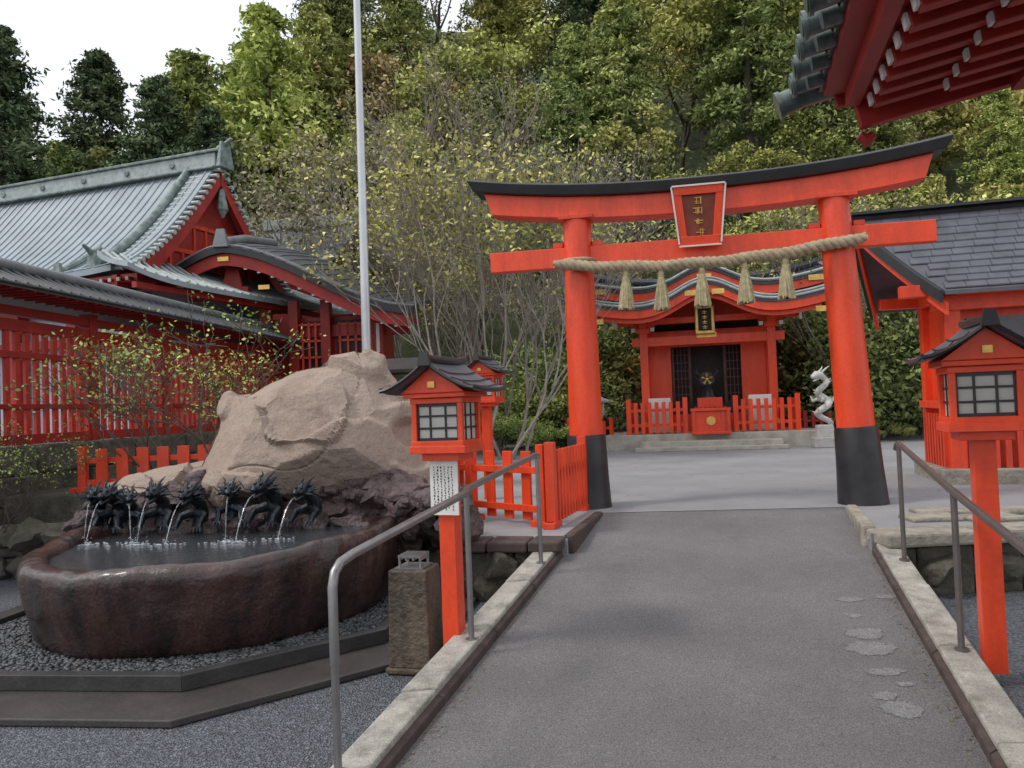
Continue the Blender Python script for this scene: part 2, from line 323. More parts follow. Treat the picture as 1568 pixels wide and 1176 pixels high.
# ------------------------------------------------------------ torii
def torii():
    e=E('torii_gate',(2.405,9.375,.45),-11.3)
    b=B()
    for xb,xt in ((-1.555,-1.565),(1.555,1.39)):
        def X(z): return xb+(xt-xb)*z/3.55
        b.tube([(X(z),0,z) for z in (.8,1.5,2.2,2.9,3.56)],[.205,.197,.188,.178,.168],36)
    b.make('pillars',VERM,e,True)
    b=B()
    for xb,xt in ((-1.555,-1.565),(1.555,1.39)):
        def X(z): return xb+(xt-xb)*z/3.55
        b.tube([(X(z),0,z) for z in (0,.05,.4,.83,.87,.871)],[.275,.27,.25,.235,.225,.19],36)
    b.make('pillar_bases',BASEBLK,e,True)
    xc=-.125;Lh=2.78
    def off(x): return .22*abs((x-xc)/Lh)**2.3
    def beam(sec,L0,lowcut):
        b=B(); V=[];F=[]; n=40;m=len(sec); zt=max(z for _,z in sec)
        for i in range(n+1):
            t=-1+2*i/n
            for (y,z) in sec:
                l=L0-lowcut*(zt-z)
                x=xc+t*l; V.append((x,y,z+off(x)))
        for i in range(n):
            for k in range(m): F.append((i*m+k,i*m+(k+1)%m,(i+1)*m+(k+1)%m,(i+1)*m+k))
        F.append(tuple(range(m))[::-1]); F.append(tuple(n*m+k for k in range(m)))
        b.add(V,F); return b
    beam([(-.15,3.44),(.15,3.44),(.15,3.70),(-.15,3.70)],2.56,.35).make('shimaki_beam',VERM,e,bevel=.008)
    beam([(-.22,3.70),(.22,3.70),(.25,3.82),(.0,3.90),(-.25,3.82)],2.80,.6).make('kasagi_cap',BLACK,e,bevel=.008)
    b=B(); b.box((-.1,0,3.03),(5.1,.15,.245)); b.make('nuki_beam',VERM,e,bevel=.008)
    b=B()
    for x in (-1.565,1.41):
        for s in (-1,1): b.box((x+s*.24,0,3.185),(.12,.12,.06))
        b.box((x,0,3.5),(.42,.36,.05))
    b.make('wedges',VERM2,e,bevel=.006)
    t=E('tablet'); t.parent=e; t.location=(-.12,-.22,3.36); t.rotation_euler=(R(9),0,0)
    b=B()
    for s in (-1,1): b.bar((s*.19,0,-.28),(s*.25,0,.33),.10,.05,(0,1,0))
    b.bar((-.22,0,-.27),(.22,0,-.27),.07,.11); b.bar((-.28,0,.31),(.28,0,.31),.07,.10)
    b.make('tablet_frame',VERM,t,bevel=.006)
    b=B(); b.extr([(-.15,.01,-.24),(.15,.01,-.24),(.2,.01,.27),(-.2,.01,.27)],(0,.03,0)); b.make('tablet_panel',mat('tablet_brown',(.2,.04,.018),.4,.3,5,.1),t)
    b=B()
    for s in (-1,1): b.bar((s*.238,-.03,-.30),(s*.305,-.03,.36),.018,.02,(0,1,0))
    b.bar((-.30,-.045,.365),(.30,-.045,.365),.02,.018); b.bar((-.24,-.045,-.325),(.24,-.045,-.325),.02,.018)
    b.make('tablet_edging',WHITE,t)
    b=B()
    rr=random.Random(4)
    for r_ in range(4):
        z=.19-.12*r_
        for k in range(7):
            if rr.random()<.5: b.box((rr.uniform(-.03,.03),-.002*k,z+rr.uniform(-.04,.04)),(rr.uniform(.04,.1),.01,.008))
            else: b.box((rr.uniform(-.04,.04),-.002*k,z),(.008,.01,rr.uniform(.03,.09)))
    b.make('tablet_letters',GOLD,t)
    r=E('sacred_straw_rope'); r.location=e.location; r.rotation_euler=e.rotation_euler
    b=B(); n=260
    def rp(t):
        x=-1.83+3.5*t; z=2.925+.06*(t)-.135*(1-(2*t-1)**2)+.008*math.sin(t*31)
        return Vector((x,-.255,z+.0))
    for s in range(3):
        P=[]
        for i in range(n+1):
            t=i/n; c=rp(t); a=2*math.pi*(s/3)+t*2*math.pi*15
            k=.034*(1-.5*ss((abs(2*t-1)-.9)*10))
            P.append(c+Vector((0,math.cos(a)*k,math.sin(a)*k)))
        b.tube(P,.036,8)
    for x in (-1.565,1.40):
        for q in (0,.05):
            P=[(x+.2*math.cos(a),.2*math.sin(a),2.93+q) for a in np.linspace(0,2*math.pi,25)]
            b.tube(P,.026,6,False)
    for k in range(260):
        t=random.random(); c=rp(t); a=random.uniform(0,6.28); d=Vector((random.uniform(-1,1),.6*math.cos(a),.6*math.sin(a))).normalized()
        s0=c+Vector((0,math.cos(a),math.sin(a)))*.06; b.tube([s0,s0+d*random.uniform(.02,.06)],[.0025,.001],3,False)
    b.make('rope',STRAW,r,True,ang=80)
    for x in (-.99,-.585,-.12,.355,.80):
        t=(x+1.83)/3.5; c=rp(t); b=B(); V=[];F=[];m=44; prof=[(0,.03),(-.05,.034),(-.07,.03),(-.1,.038),(-.25,.065),(-.46,.092),(-.465,.02)]
        for (z,rad) in prof:
            for k in range(m):
                a=2*math.pi*k/m; q=rad*(1+(.16*random.uniform(-1,1) if z<-.1 else .03))
                V.append((c.x+q*math.cos(a),c.y+q*math.sin(a),c.z-.04+z+(random.uniform(-.03,.02) if z<-.4 else 0)))
        for i in range(len(prof)-1):
            for k in range(m): F.append((i*m+k,i*m+(k+1)%m,(i+1)*m+(k+1)%m,(i+1)*m+k))
        b.add(V,F)
        for q in range(3): b.tube([(c.x+.034*math.cos(a),c.y+.034*math.sin(a),c.z-.1-.012*q) for a in np.linspace(0,6.28,12)],.008,5,False)
        b.make('tassel',STRAW2,r)
torii()

# ------------------------------------------------------------ lanterns
def lantern(loc,yaw,s,sign=False):
    e=E('red_wooden_lantern',loc,yaw,s)
    b=B(); b.box((0,0,.66),(.115,.115,1.40)); b.box((0,0,1.335),(.40,.34,.05)); b.box((0,0,1.285),(.27,.24,.05))
    for z in (1.375,1.655): b.box((0,0,z),(.375,.33,.035))
    for sx in (-1,1):
        for sy in (-1,1): b.box((sx*.165,sy*.142,1.515),(.035,.035,.25))
    b.box((0,0,1.69),(.44,.40,.03))
    b.extr([(-.23,-.215,1.706),(.23,-.215,1.706),(0,-.215,1.88)],(0,.43,0))
    b.make('frame',VERM,e,bevel=.004)
    b=B(); b.box((0,-.128,1.515),(.30,.008,.24)); b.box((0,.128,1.515),(.30,.008,.24)); b.box((-.150,0,1.515),(.008,.24,.24)); b.box((.150,0,1.515),(.008,.24,.24)); b.make('paper_screen',PAPER,e)
    b=B()
    for sy in (-1,1):
        for x in (-.055,.055): b.box((x,sy*.135,1.515),(.013,.008,.25))
        for z in (1.475,1.555): b.box((0,sy*.137,z),(.30,.008,.013))
        b.box((0,sy*.136,1.402),(.30,.014,.02)); b.box((0,sy*.136,1.628),(.30,.014,.02))
        for x in (-.144,.144): b.box((x,sy*.136,1.515),(.016,.014,.24))
    for sx in (-1,1):
        for y in (-.045,.045): b.box((sx*.157,y,1.515),(.008,.012,.25))
        for z in (1.475,1.555): b.box((sx*.159,0,z),(.008,.24,.012))
    b.make('lattice',BLACK,e)
    hw,hl=.325,.30
    def rf(sx):
        def f(u,v):
            z=1.905-.225*(u**.85)+.04*u**4
            return (sx*u*hw,-hl+2*hl*v,z+.02*(abs(2*v-1))**3)
        return f
    b=B(); b.sheet(rf(1),10,6,.02); b.sheet(rf(-1),10,6,.02); b.make('roof',SHING,e,True)
    b=B(); b.tube([(0,-hl-.02,1.94),(0,-.2,1.925),(0,.2,1.925),(0,hl+.02,1.94)],[.026]*4,8); b.box((0,-hl-.01,1.925),(.09,.04,.09),top=.6)
    for sx in (-1,1):
        b.tube([(sx*u*(hw+.005),-hl-.005,1.91-.225*u**.85+.04*u**4) for u in np.linspace(0,1,8)],.013,6)
        b.tube([(sx*(hw+.005),y,1.72+.02*abs(y/hl)**3) for y in np.linspace(-hl,hl,5)],.011,6)
        for q in (.3,.55,.8): b.tube([(sx*q*hw,y,1.912-.225*q**.85+.04*q**4+.02*abs(y/hl)**3) for y in np.linspace(-hl,hl,5)],.004,4)
    b.make('roof_trim',BLACK,e,True)
    b=B(); b.box((0,-.222,1.76),(.05,.012,.04)); b.make('gable_ornament',GOLD,e)
    if sign:
        b=B(); b.box((-.0,-.075,1.08),(.2,.012,.36)); b.make('notice_paper',WHITE,e)
        b=B()
        rr=random.Random(3)
        for c in range(6):
            z=1.22
            while z>.94:
                h=rr.uniform(.006,.014); b.box((-.07+.026*c+rr.uniform(-.003,.003),-.0825,z-h/2),(rr.uniform(.004,.01),.002,h)); z-=h+.008
        b.make('notice_lettering',DARKW,e)
lantern((-.447,5.35,.10),-20,1,True)
lantern((2.87,4.9,.02),-18,1.085)
lantern((-.36,10.9,.45),-20,1.0)

# ------------------------------------------------------------ handrails
def rail(name,posts,path,m):
    e=E(name); b=B()
    for (x,y,z0,z1) in posts: b.tube([(x,y,z0-.02),(x,y,z1)],.019,12); b.cyl((x,y,z0-.005),(x,y,z0+.012),.04)
    b.tube(path,.023,14); b.make('tube_rail',m,e,True)
K=lambda y: rz(y)+.095
P=[(-.86,3.68,.55),(-.86,3.68,.90),(-.852,3.70,.965),(-.835,3.75,1.0),(-.80,3.86,1.018)]+[(-.80+(.53)*t,3.86+(1.36)*t,1.018+.155*t) for t in (.3,.6,.9)]+[(-.318,5.2,1.175),(.18,6.85,1.275),(.195,6.9,1.265),(.2,6.915,1.24)]
rail('ramp_handrail',[(-.86,3.68,K(3.68),.9),(-.325,5.2,K(5.2),1.165),(.19,6.85,K(6.85),1.27)],P,STEEL)
P=[(3.16,6.62,1.22),(3.16,6.6,1.26),(3.145,6.54,1.275),(2.59,4.76,1.10),(2.2,3.4,.965)]
rail('ramp_handrail',[(3.15,6.55,K(6.55),1.26),(2.6,4.76,K(4.76),1.09)],P,RAILP)

# ------------------------------------------------------------ picket fences
def fence(name,pts,z,h,sp,w,m=VERM):
    e=E(name); b=B()
    for i in range(len(pts)-1):
        a=Vector((*pts[i],z));c=Vector((*pts[i+1],z)); d=(c-a);L_=d.length;d.normalize();yaw=math.atan2(d.y,d.x); n=max(1,round(L_/sp))
        for zz in (.22*h,.72*h): b.bar(a+Vector((0,0,zz)),c+Vector((0,0,zz)),.035,.07)
        nr=Vector((d.y,-d.x,0))*.04
        for k in range(1,n):
            p=a+d*(L_*k/n)+nr
            b.box((p.x,p.y,z+.05+h*.45),(w,.028,h*.9),yaw+random.uniform(-.02,.02))
        for p in (a,c): b.box((p.x,p.y,z+h*.53),(.1,.1,h*1.06),yaw); b.box((p.x,p.y,z+.03),(.3,.12,.06),yaw)
    b.make('pickets',m,e,bevel=.004)
fence('red_picket_fence',[(.36,8.15),(.80,9.45)],.45,.82,.13,.055)
fence('red_picket_fence',[(.28,8.2),(-.5,9.0),(-1.5,10.0)],.45,.80,.25,.13)
fence('red_picket_fence',[(-5.6,10.35),(-3.0,10.45)],.80,.56,.25,.15)
fence('red_picket_fence',[(1.5,21.6),(2.6,21.2)],.45,.8,.2,.09)
fence('red_picket_fence',[(7.6,20.8),(9.2,20.6)],.45,.8,.2,.09,DRED)

# ------------------------------------------------------------ fountain
FC=(-2.62,7.0)
e=E('dragon_fountain',(FC[0],FC[1],0))
def octa(r,a0=-74.5): return [(r*math.cos(R(a0+45*k))-.08,r*math.sin(R(a0+45*k))) for k in range(8)]
b=B(); b.extr([(x,y,-.09) for x,y in octa(2.42)],(0,0,.045)); b.make('outer_slab',SLAB,e,bevel=.008)
b=B(); O=octa(1.93);I_=octa(1.83)
for k in range(8):
    a,c=O[k],O[(k+1)%8]; a2,c2=I_[k],I_[(k+1)%8]
    b.hexa([(a[0],a[1],-.044),(c[0],c[1],-.044),(c2[0],c2[1],-.044),(a2[0],a2[1],-.044),(a[0],a[1],.06),(c[0],c[1],.06),(c2[0],c2[1],.06),(a2[0],a2[1],.06)])
b.make('plinth_kerb',PLINTH,e,bevel=.006)
b=B(); b.extr([(x,y,-.043) for x,y in octa(1.82)],(0,0,.06)); b.make('gravel_bed',PEB,e)
b=B()
for i in range(3200):
    a=random.uniform(R(-180),R(20)); r_=random.uniform(1.34,1.79)
    ph=((a-R(-74.5))%R(45))-R(22.5)
    if r_>1.78*math.cos(R(22.5))/math.cos(ph): continue
    s_=random.uniform(.008,.020); q=random.uniform(0,3)
    M=Matrix.Rotation(q,3,'Z'); P=[]
    for v_ in ICO1[0]:
        p=M@Vector((v_.x*s_*1.3,v_.y*s_,v_.z*s_*.7)); P.append((p.x+r_*math.cos(a)-.08,p.y+r_*math.sin(a),p.z+.022))
    b.add(P,ICO1[1])
b.make('pebbles',PEB,e,True,ang=80)
def Rb(a): return 1.47*(1+.03*math.sin(3*a+1)+.018*math.sin(5*a+.4))
ZS=1.11
prof=[(.90,.02),(.93,.06),(.955,.14),(.975,.24),(.995,.34),(1.005,.44),(1.012,.51),(1.01,.57),(.995,.612),(.965,.63),(.92,.625),(.885,.60),(.87,.55),(.85,.42),(.5,.40),(.01,.40)]
b=B();V=[];F=[];m=200
for (f_,z) in prof:
    for k in range(m):
        a=2*math.pi*k/m; r_=Rb(a)*f_; dz=(.03*math.sin(2*a+2)+.015*math.sin(7*a))*(z>.3 and f_>.84)
        if f_>.8:
            cv=Vector((math.cos(a)*5,math.sin(a)*5,z*6)); r_+=.035*noise.noise(cv)+.018*noise.noise(cv*3); dz+=.014*noise.noise(cv*2.2+Vector((9,0,0)))*(z>.3)
        V.append((r_*math.cos(a),r_*math.sin(a),z*ZS+dz))
for i in range(len(prof)-1):
    for k in range(m): F.append((i*m+k,i*m+(k+1)%m,(i+1)*m+(k+1)%m,(i+1)*m+k))
b.add(V,F); b.make('basin',BASIN,e,True,ang=60)
WZ=.63
b=B(); b.add([(Rb(2*math.pi*k/m)*.90*math.cos(2*math.pi*k/m),Rb(2*math.pi*k/m)*.90*math.sin(2*math.pi*k/m),WZ) for k in range(m)],[tuple(range(m))]); b.make('water',WATER,e)
b=B(); sd_=0
for row,(rad,z,n_,sz) in enumerate([(1.36,.60,20,.19),(1.55,.72,22,.21),(1.62,.86,26,.15),(1.45,.97,26,.12),(1.7,1.0,26,.16),(1.95,.72,20,.27),(1.9,1.0,20,.17),(1.2,.66,22,.13),(1.1,.70,18,.12)]):
    for k in range(n_):
        a=R(4+ (172)*(k+.5*(row%2)+random.uniform(-.25,.25))/n_); sd_+=1
        yy=rad*math.sin(a)*.62; xx=rad*1.10*math.cos(a)
        if row<2: yy=max(yy,.42)
        if row==7: yy=.22+.12*abs(math.cos(a))*2
        if row==8: yy=.36
        s_=sz*random.uniform(.7,1.35)
        if xx-s_*.8<-1.62: continue
        zz=z-.15*abs(math.cos(a))**2+random.uniform(-.05,.05)
        if xx<-.9: zz-=.06
        rock(b,(xx,yy+.25,zz),(s_*1.15,s_*.9,s_*.78),sd_)
b.make('lava_rocks',LROCK,e,False)
def dragon(b,o,yaw,s,seed):
    rr=random.Random(seed); M=Matrix.Translation(o)@Matrix.Rotation(yaw,4,'Z')@Matrix.Scale(s,4)
    T_=lambda L_: [M@Vector(p) for p in L_]
    S=lambda L_: [x*s for x in L_]
    b.tube(T_([(0,.16,-.16),(.03,.19,0),(.04,.13,.12),(0,.03,.19),(0,-.05,.21),(0,-.1,.21)]),S([.08,.08,.07,.065,.06,.05]),10)
    b.tube(T_([(0,-.05,.235),(0,-.11,.25),(0,-.16,.225),(0,-.23,.235),(0,-.25,.22)]),S([.06,.062,.044,.04,.018]),8)
    b.tube(T_([(0,-.05,.19),(0,-.12,.165),(0,-.2,.15),(0,-.22,.155)]),S([.046,.037,.028,.012]),8)
    for q in (-1,1):
        b.tube(T_([(q*.028,-.07,.275),(q*.05,0,.34),(q*.05,.06,.36),(q*.08,.1,.40)]),S([.018,.016,.012,.004]),6)
        b.tube(T_([(q*.03,-.21,.225),(q*.09,-.25,.24),(q*.14,-.22,.29),(q*.16,-.24,.33)]),S([.009,.008,.006,.003]),5)
        b.tube(T_([(q*.03,.1,.02),(q*.14,.02,-.02),(q*.13,-.08,-.08),(q*.14,-.13,-.14)]),S([.055,.046,.034,.028]),7)
        for c in (-1,0,1): b.tube(T_([(q*.14,-.12,-.12),(q*.14+c*.035,-.17,-.13),(q*.14+c*.04,-.19,-.17)]),S([.02,.015,.004]),5)
        b.tube(T_([(q*.03,-.13,.262),(q*.035,-.14,.285),(q*.03,-.12,.30)]),S([.016,.016,.007]),6)
    for k in range(20):
        a=rr.uniform(-.5,math.pi+.5); l=rr.uniform(.07,.14)
        c=Vector((.055*math.cos(a),rr.uniform(-.06,.03),.215+.05*math.sin(a)))
        d=Vector((math.cos(a),rr.uniform(.3,1.1),math.sin(a)*.8)).normalized()
        b.tube(T_([c,c+d*l*.5+Vector((0,0,.01)),c+d*l]),S([.024,.017,.003]),5)
    for k in range(6):
        t=k/5; p=Vector((.03,.2-.14*t*t+.02,.0+.24*t)); b.tube(T_([p,p+Vector((0,.05,.05))]),S([.024,.003]),5)
b=B(); jets=B(); foam=B()
DR=[(-1.40,.60,.80),(-1.21,.53,.80),(-1.01,.48,.79),(-.73,.42,.81),(-.38,.38,.79),(-.02,.36,.83),(.30,.38,.82),(.66,.42,.79)]
for i,(x,y,z) in enumerate(DR):
    yaw=math.atan2(x*.5,1.2)*-.6+.25*math.sin(i*4.1); s_=.80+.07*math.sin(i*2.3); z=z+.02
    dragon(b,Vector((x,y,z)),yaw,s_,i)
    dirv=Vector((math.sin(yaw),-math.cos(yaw),0)); p0=Vector((x,y,z+.18*s_))+dirv*.21*s_; P=[]
    hh=p0.z-WZ; T_=math.sqrt(2*hh/9.8); v0=1.25
    for k in range(14):
        t=T_*k/13; P.append(p0+dirv*v0*t*random.uniform(.985,1.015)+Vector((0,0,-.5*9.8*t*t)))
    jets.tube(P,[.004+.002*math.sin(k*2.1) for k in range(14)],6)
    pe=P[-1]
    for k in range(26):
        a=random.uniform(0,6.28); r_=abs(random.gauss(0,.07)); q=random.uniform(.003,.011)
        rock(foam,(pe.x+r_*1.9*math.cos(a),pe.y+r_*.8*math.sin(a),WZ),(q*2.2,q,q*.35),k+i*50,ICO1,0)
    for k in range(6):
        q=random.uniform(.002,.005); rock(foam,(pe.x+random.gauss(0,.03),pe.y+random.gauss(0,.03),WZ+.01+random.uniform(0,.05)),(q,q,q),k,ICO1,0)
b.make('bronze_dragons',BRONZE,e,True,ang=50); jets.make('water_jets',JET,e,True); foam.make('foam',FOAM,e,True,ang=80)
# boulder: convex mass with planar fracture facets and a few cracks
e=E('boulder')
def hull(pts,seed,name,nch,fixed=()):
    rr=random.Random(seed)
    bm=bmesh.new()
    for p in pts: bm.verts.new(p)
    r_=bmesh.ops.convex_hull(bm,input=bm.verts)
    gi=[g for g in r_['geom_interior'] if isinstance(g,bmesh.types.BMVert)]
    if gi: bmesh.ops.delete(bm,geom=gi,context='VERTS')
    for c_ in (3,3,1): bmesh.ops.subdivide_edges(bm,edges=bm.edges[:],cuts=c_,use_grid_fill=True)
    P=np.array([v_.co[:] for v_ in bm.verts])
    dirs=[(np.array(d)/np.linalg.norm(d),o_) for d,o_ in fixed]
    for k in range(nch):
        d=np.array([rr.gauss(0,1),-abs(rr.gauss(0,.9)),rr.gauss(.1,.8)]); d/=np.linalg.norm(d); dirs.append((d,rr.uniform(.02,.09)))
    for d,o_ in dirs:
        k=P@d; lim=k.max()-o_; ex=np.maximum(0,k-lim); P-=np.outer(ex*.98,d)
    for i,v_ in enumerate(bm.verts): v_.co=P[i]
    bm.normal_update(); o=Vector((seed,0,seed*2))
    out=[]
    for v_ in bm.verts:
        p=v_.co; q=Vector((p.x*.45+p.z*1.0,p.y*.5,p.z*.35-p.x*.9))
        crack=max(0,.016-abs(noise.noise(q*.8+o)))*1.6
        s1=ss((noise.noise(Vector((p.x*.8-p.z*.5,p.y*.8,p.z*1.1+p.x*.35))*1.15+o*.7)+.04)*13)-.5
        s2=ss((noise.noise(Vector((p.x*.9+p.z*.7,p.y*.8,p.z*.8-p.x*.5))*1.7+o*1.9)-.06)*13)-.5
        out.append(p+v_.normal*(s1*.11+s2*.07-crack+noise.noise(p*2.3+o)*.014+noise.noise(p*6)*.009+noise.noise(p*16)*.0045))
    for v_,c in zip(bm.verts,out): v_.co=c
    me=bpy.data.meshes.new(name); bm.to_mesh(me); bm.free(); me.materials.append(BOULD)
    me.polygons.foreach_set('use_smooth',[True]*len(me.polygons)); me.set_sharp_from_angle(angle=R(24))
    o_=bpy.data.objects.new(name,me); COL.objects.link(o_); o_.parent=e
hull([(-3.6,8.7,.9),(-3.38,8.8,1.66),(-3.25,8.9,2.0),(-2.80,8.7,2.14),(-2.12,8.7,2.40),(-1.66,8.8,2.40),(-1.40,8.9,2.22),(-1.10,8.8,1.85),(-.82,8.7,1.48),(-.78,8.6,1.05),(-1.05,8.35,.8),
 (-2.25,8.0,1.95),(-2.05,7.75,1.32),(-3.12,8.05,1.15),(-2.3,7.8,1.0),(-1.25,8.0,1.34),(-1.35,8.05,.95),(-2.95,8.25,1.72),(-3.2,9.5,.9),(-1.1,9.5,.9),(-2.8,9.5,1.8),(-1.6,9.5,2.0),(-3.2,8.1,.85)],3,'main_rock',8,
 [((-.8,-.7,.5),.13),((.85,-.7,.3),.20),((-.15,-.95,.4),.05),((.5,-.5,.9),.09),((-.95,-.25,.05),.04),((.3,-1,-.6),.14),((-.5,-.3,1),.10)])
hull([(-4.45,8.7,.95),(-4.3,8.7,1.13),(-3.62,8.6,1.22),(-3.2,8.5,1.3),(-3.0,8.4,1.2),(-3.1,8.15,.9),(-4.2,8.2,.92),(-4.2,9.2,1.05),(-3.1,9.2,1.2)],9,'side_rock',8)
e=E('stone_pedestal',(-.73,5.58,0),-14)
b=B(); b.box((0,0,.28),(.30,.30,.66),top=.93); b.box((0,0,-.065),(.34,.34,.04)); b.make('pillar',mat('brown_stone',(.035,.026,.022),.5,.5,3,.8,20,c2=(.10,.075,.05),bdist=.03,stretch=(1.5,1.5,.6)),e,bevel=.012)
b=B()
for i in range(4): b.box((-.075+.05*i,0,.68),(.012,.17,.025)); b.box((0,-.075+.05*i,.695),(.17,.012,.02))
for sx in (-1,1):
    for sy in (-1,1): b.box((sx*.075,sy*.075,.65),(.014,.014,.08))
b.box((0,0,.617),(.2,.2,.012)); b.make('ladle_rack',STEEL,e)

# ------------------------------------------------------------ planting terrace + lattice wall on stone base
b=B(); b.extr([(-6.5,10.1,.4),(-2.6,10.2,.4),(-1.9,12.5,.4),(-2.6,17,.4),(-5.6,17,.4)],(0,0,.40)); b.make('planting_terrace',STONE,None,bevel=.03)
WL=12.6
e=E('lattice_wall',(-6.98,8.2,0),90-5.7)
b=B(); blocks(b,(0,0),(WL,0),-.1,1.42,.6,4,.7,.03); b.make('stone_base',STONE,e,bevel=.03)
b=B()
n=int(WL/1.9)
for i in range(n+1): b.box((i*WL/n,0,2.4),(.19,.19,1.95))
for z,h in ((1.50,.14),(1.95,.07),(2.65,.09),(3.05,.16),(3.25,.12)): b.box((WL/2,-.003*z,z),(WL,.13,h))
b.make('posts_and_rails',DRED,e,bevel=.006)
b=B(); k=int(WL/.19)
for i in range(k): b.box(((i+.5)*WL/k,-.03,2.28),(.085,.045,1.46))
b.make('slats',mat('lattice_red',(.46,.028,.016),.5,.2,3,.1,30),e)
b=B()
for s in (-1,1): b.sheet(lambda u,v,s=s:(-.2+(WL+.4)*u,s*.72*v,3.80-.36*v**.85+.02*v**3),2,8,.05)
b.make('wall_roof',TILE,e,True)
b=B(); k=int(WL/.21)
for i in range(k+1):
    x=i*WL/k
    b.tube([(x,-.72*v,3.82-.36*v**.85+.02*v**3) for v in (0,.25,.5,.75,1.02)],.026,6)
b.tube([(-.2,-.74,3.46),(WL+.2,-.74,3.46)],.018,6)
b.make('roof_ribs',TILE,e,True)
b=B(); b.tube([(-.2,0,3.86),(WL+.2,0,3.86)],.08,10); b.make('roof_ridge',TILEL,e,True)
b=B()
for i in range(k+1): b.box((i*WL/k,-.38,3.42),(.05,.62,.05))
b.make('rafters',DRED,e)

# ------------------------------------------------------------ main hall (copper roof)
e=E('copper_roof_hall',(-7.1,19.5,-.1),-19.5)
def zr(s): return 4.95+3.0*(1-s)**1.45
HW=3.3; HL=11.0
b=B()
for sg in (-1,1): b.sheet(lambda u,v,sg=sg:(-HL+HL*u,sg*HW*v,zr(v)+.10*abs(2*u-1)**5),20,14,.12)
b.make('roof_shell',COPPER,e,True)
b=B()
k=int(HL/.27)
for i in range(k):
    x=-HL+i*HL/k+.1
    b.tube([(x,-HW*v,zr(v)+.10*abs(2*(x+HL)/HL-1)**5+.01) for v in np.linspace(0,1.0,9)],.026,5)
b.make('roof_seams',COPPER,e,True)
b=B()
b.box((-HL/2+.1,0,8.13),(HL,.30,.36)); b.make('ridge',PALETILE,e,bevel=.03)
b=B()
b.box((-HL/2+.1,0,8.34),(HL+.3,.42,.07)); b.box((-HL/2+.1,0,7.93),(HL,.46,.06))
b.box((.28,0,8.22),(.12,.56,.65),top=.55); b.tube([(.1,0,8.4),(.3,0,8.5),(.5,0,8.62)],[.09,.07,.04],8)
for i in range(7): b.cyl((-1.2-i*1.45,-.16,8.13),(-1.2-i*1.45,-.19,8.13),.08,n=14)
b.make('ridge_ornaments',TEAL,e,bevel=.02)
b=B()
for sg in (-1,1):
    b.tube([(-.75,sg*HW*v,zr(v)+.15) for v in np.linspace(0.02,.9,12)],.10,10)
    b.box((-.75,sg*HW*.92,zr(.92)+.24),(.26,.16,.38),top=.6); b.tube([(-.75,sg*HW*.93,zr(.92)+.38),(-.75,sg*HW*1.0,zr(.92)+.52)],[.07,.03],8)
    b.tube([(-1.6,sg*HW*v,zr(v)+.10) for v in np.linspace(.62,.95,6)],.07,8)
    b.box((-1.6,sg*HW*.96,zr(.96)+.13),(.22,.12,.28),top=.6)
b.make('descending_ridges',TEAL,e,True)
b=B()
for sg in (-1,1):
    for i in range(24):
        v=(i+.5)/24*.98; b.tube([(-.62,sg*HW*v,zr(v)+.04),(.20,sg*HW*v,zr(v)+.01)],.045,8); b.cyl((.18,sg*HW*v,zr(v)+.0),(.22,sg*HW*v,zr(v)+.0),.055,n=10)
b.make('verge_tiles',PALETILE,e,True)
b=B()
for sg in (-1,1):
    b.sheet(lambda u,v,sg=sg:(.0+.14*u,sg*HW*(v*.99+.005),zr(v)-.12),1,14,.34)
b.make('barge_boards',DRED,e)
b=B(); b.extr([(-.3,HW*v,zr(abs(v))-.15) for v in np.linspace(-.86,.86,19)]+[(-.3,HW*.86,4.9),(-.3,-HW*.86,4.9)],(.08,0,0)); b.make('gable_wall',DRED,e)
b=B()
b.box((-.2,0,5.75),(.05,2.9,.1)); b.box((-.2,0,6.4),(.05,1.9,.09))
for y in np.linspace(-1.4,1.4,8): b.box((-.2,y,5.45),(.04,.07,.6))
for y in (-.6,-.2,.2,.6): b.box((-.2,y,6.05),(.04,.06,.6))
b.make('gable_lattice',VERM2,e)
b=B(); b.tube([(.16,0,7.4),(.16,0,6.9),(.16,.0,6.7)],[.06,.14,.03],8); b.make('gable_pendant',TEAL,e)
b=B(); b.sheet(lambda u,v:(-.25+1.7*u,-(HW+.1+.9*u)+2*(HW+.1+.9*u)*v,5.35-.75*u**.8+.22*abs(2*v-1)**6*u),8,30,.1); b.make('hip_skirt_roof',COPPER,e,True)
b=B()
for i in range(30):
    v=(i+.5)/30; b.tube([(-.2+1.65*u,-(HW+.1+.9*u)+2*(HW+.1+.9*u)*v,5.36-.75*u**.8+.22*abs(2*v-1)**6*u) for u in (0,.35,.7,1)],.03,6)
b.make('skirt_ribs',PALETILE,e,True)
b=B()
for sg in (-1,1): b.box((-HL/2+.3,sg*(HW-.15),4.76),(HL+.6,.12,.16))
b.box((1.2,0,4.45),(.12,2*HW+1.2,.12))
for i in range(50): b.box((-HL+.2+i*.23,-HW+.35,4.72),(.07,.75,.07))
b.box((-HL/2,-2.35,4.45),(HL,.3,.3)); b.box((-HL/2,-2.35,3.6),(HL,.2,.2))
for i in range(7): b.box((-.3-i*1.75,-2.35,2.5),(.28,.28,4.0))
b.make('eaves_and_posts',DRED,e,bevel=.01)
b=B()
for i in range(50): b.box((-HL+.2+i*.23,-HW-.04,4.72),(.075,.03,.075))
b.make('rafter_ends',PALETILE,e)
b=B(); b.box((-HL/2,0,2.5),(HL-.5,4.3,4.4)); b.make('walls',mat('pale_plaster',(.42,.46,.52),.8,.12,2,.1,20),e)

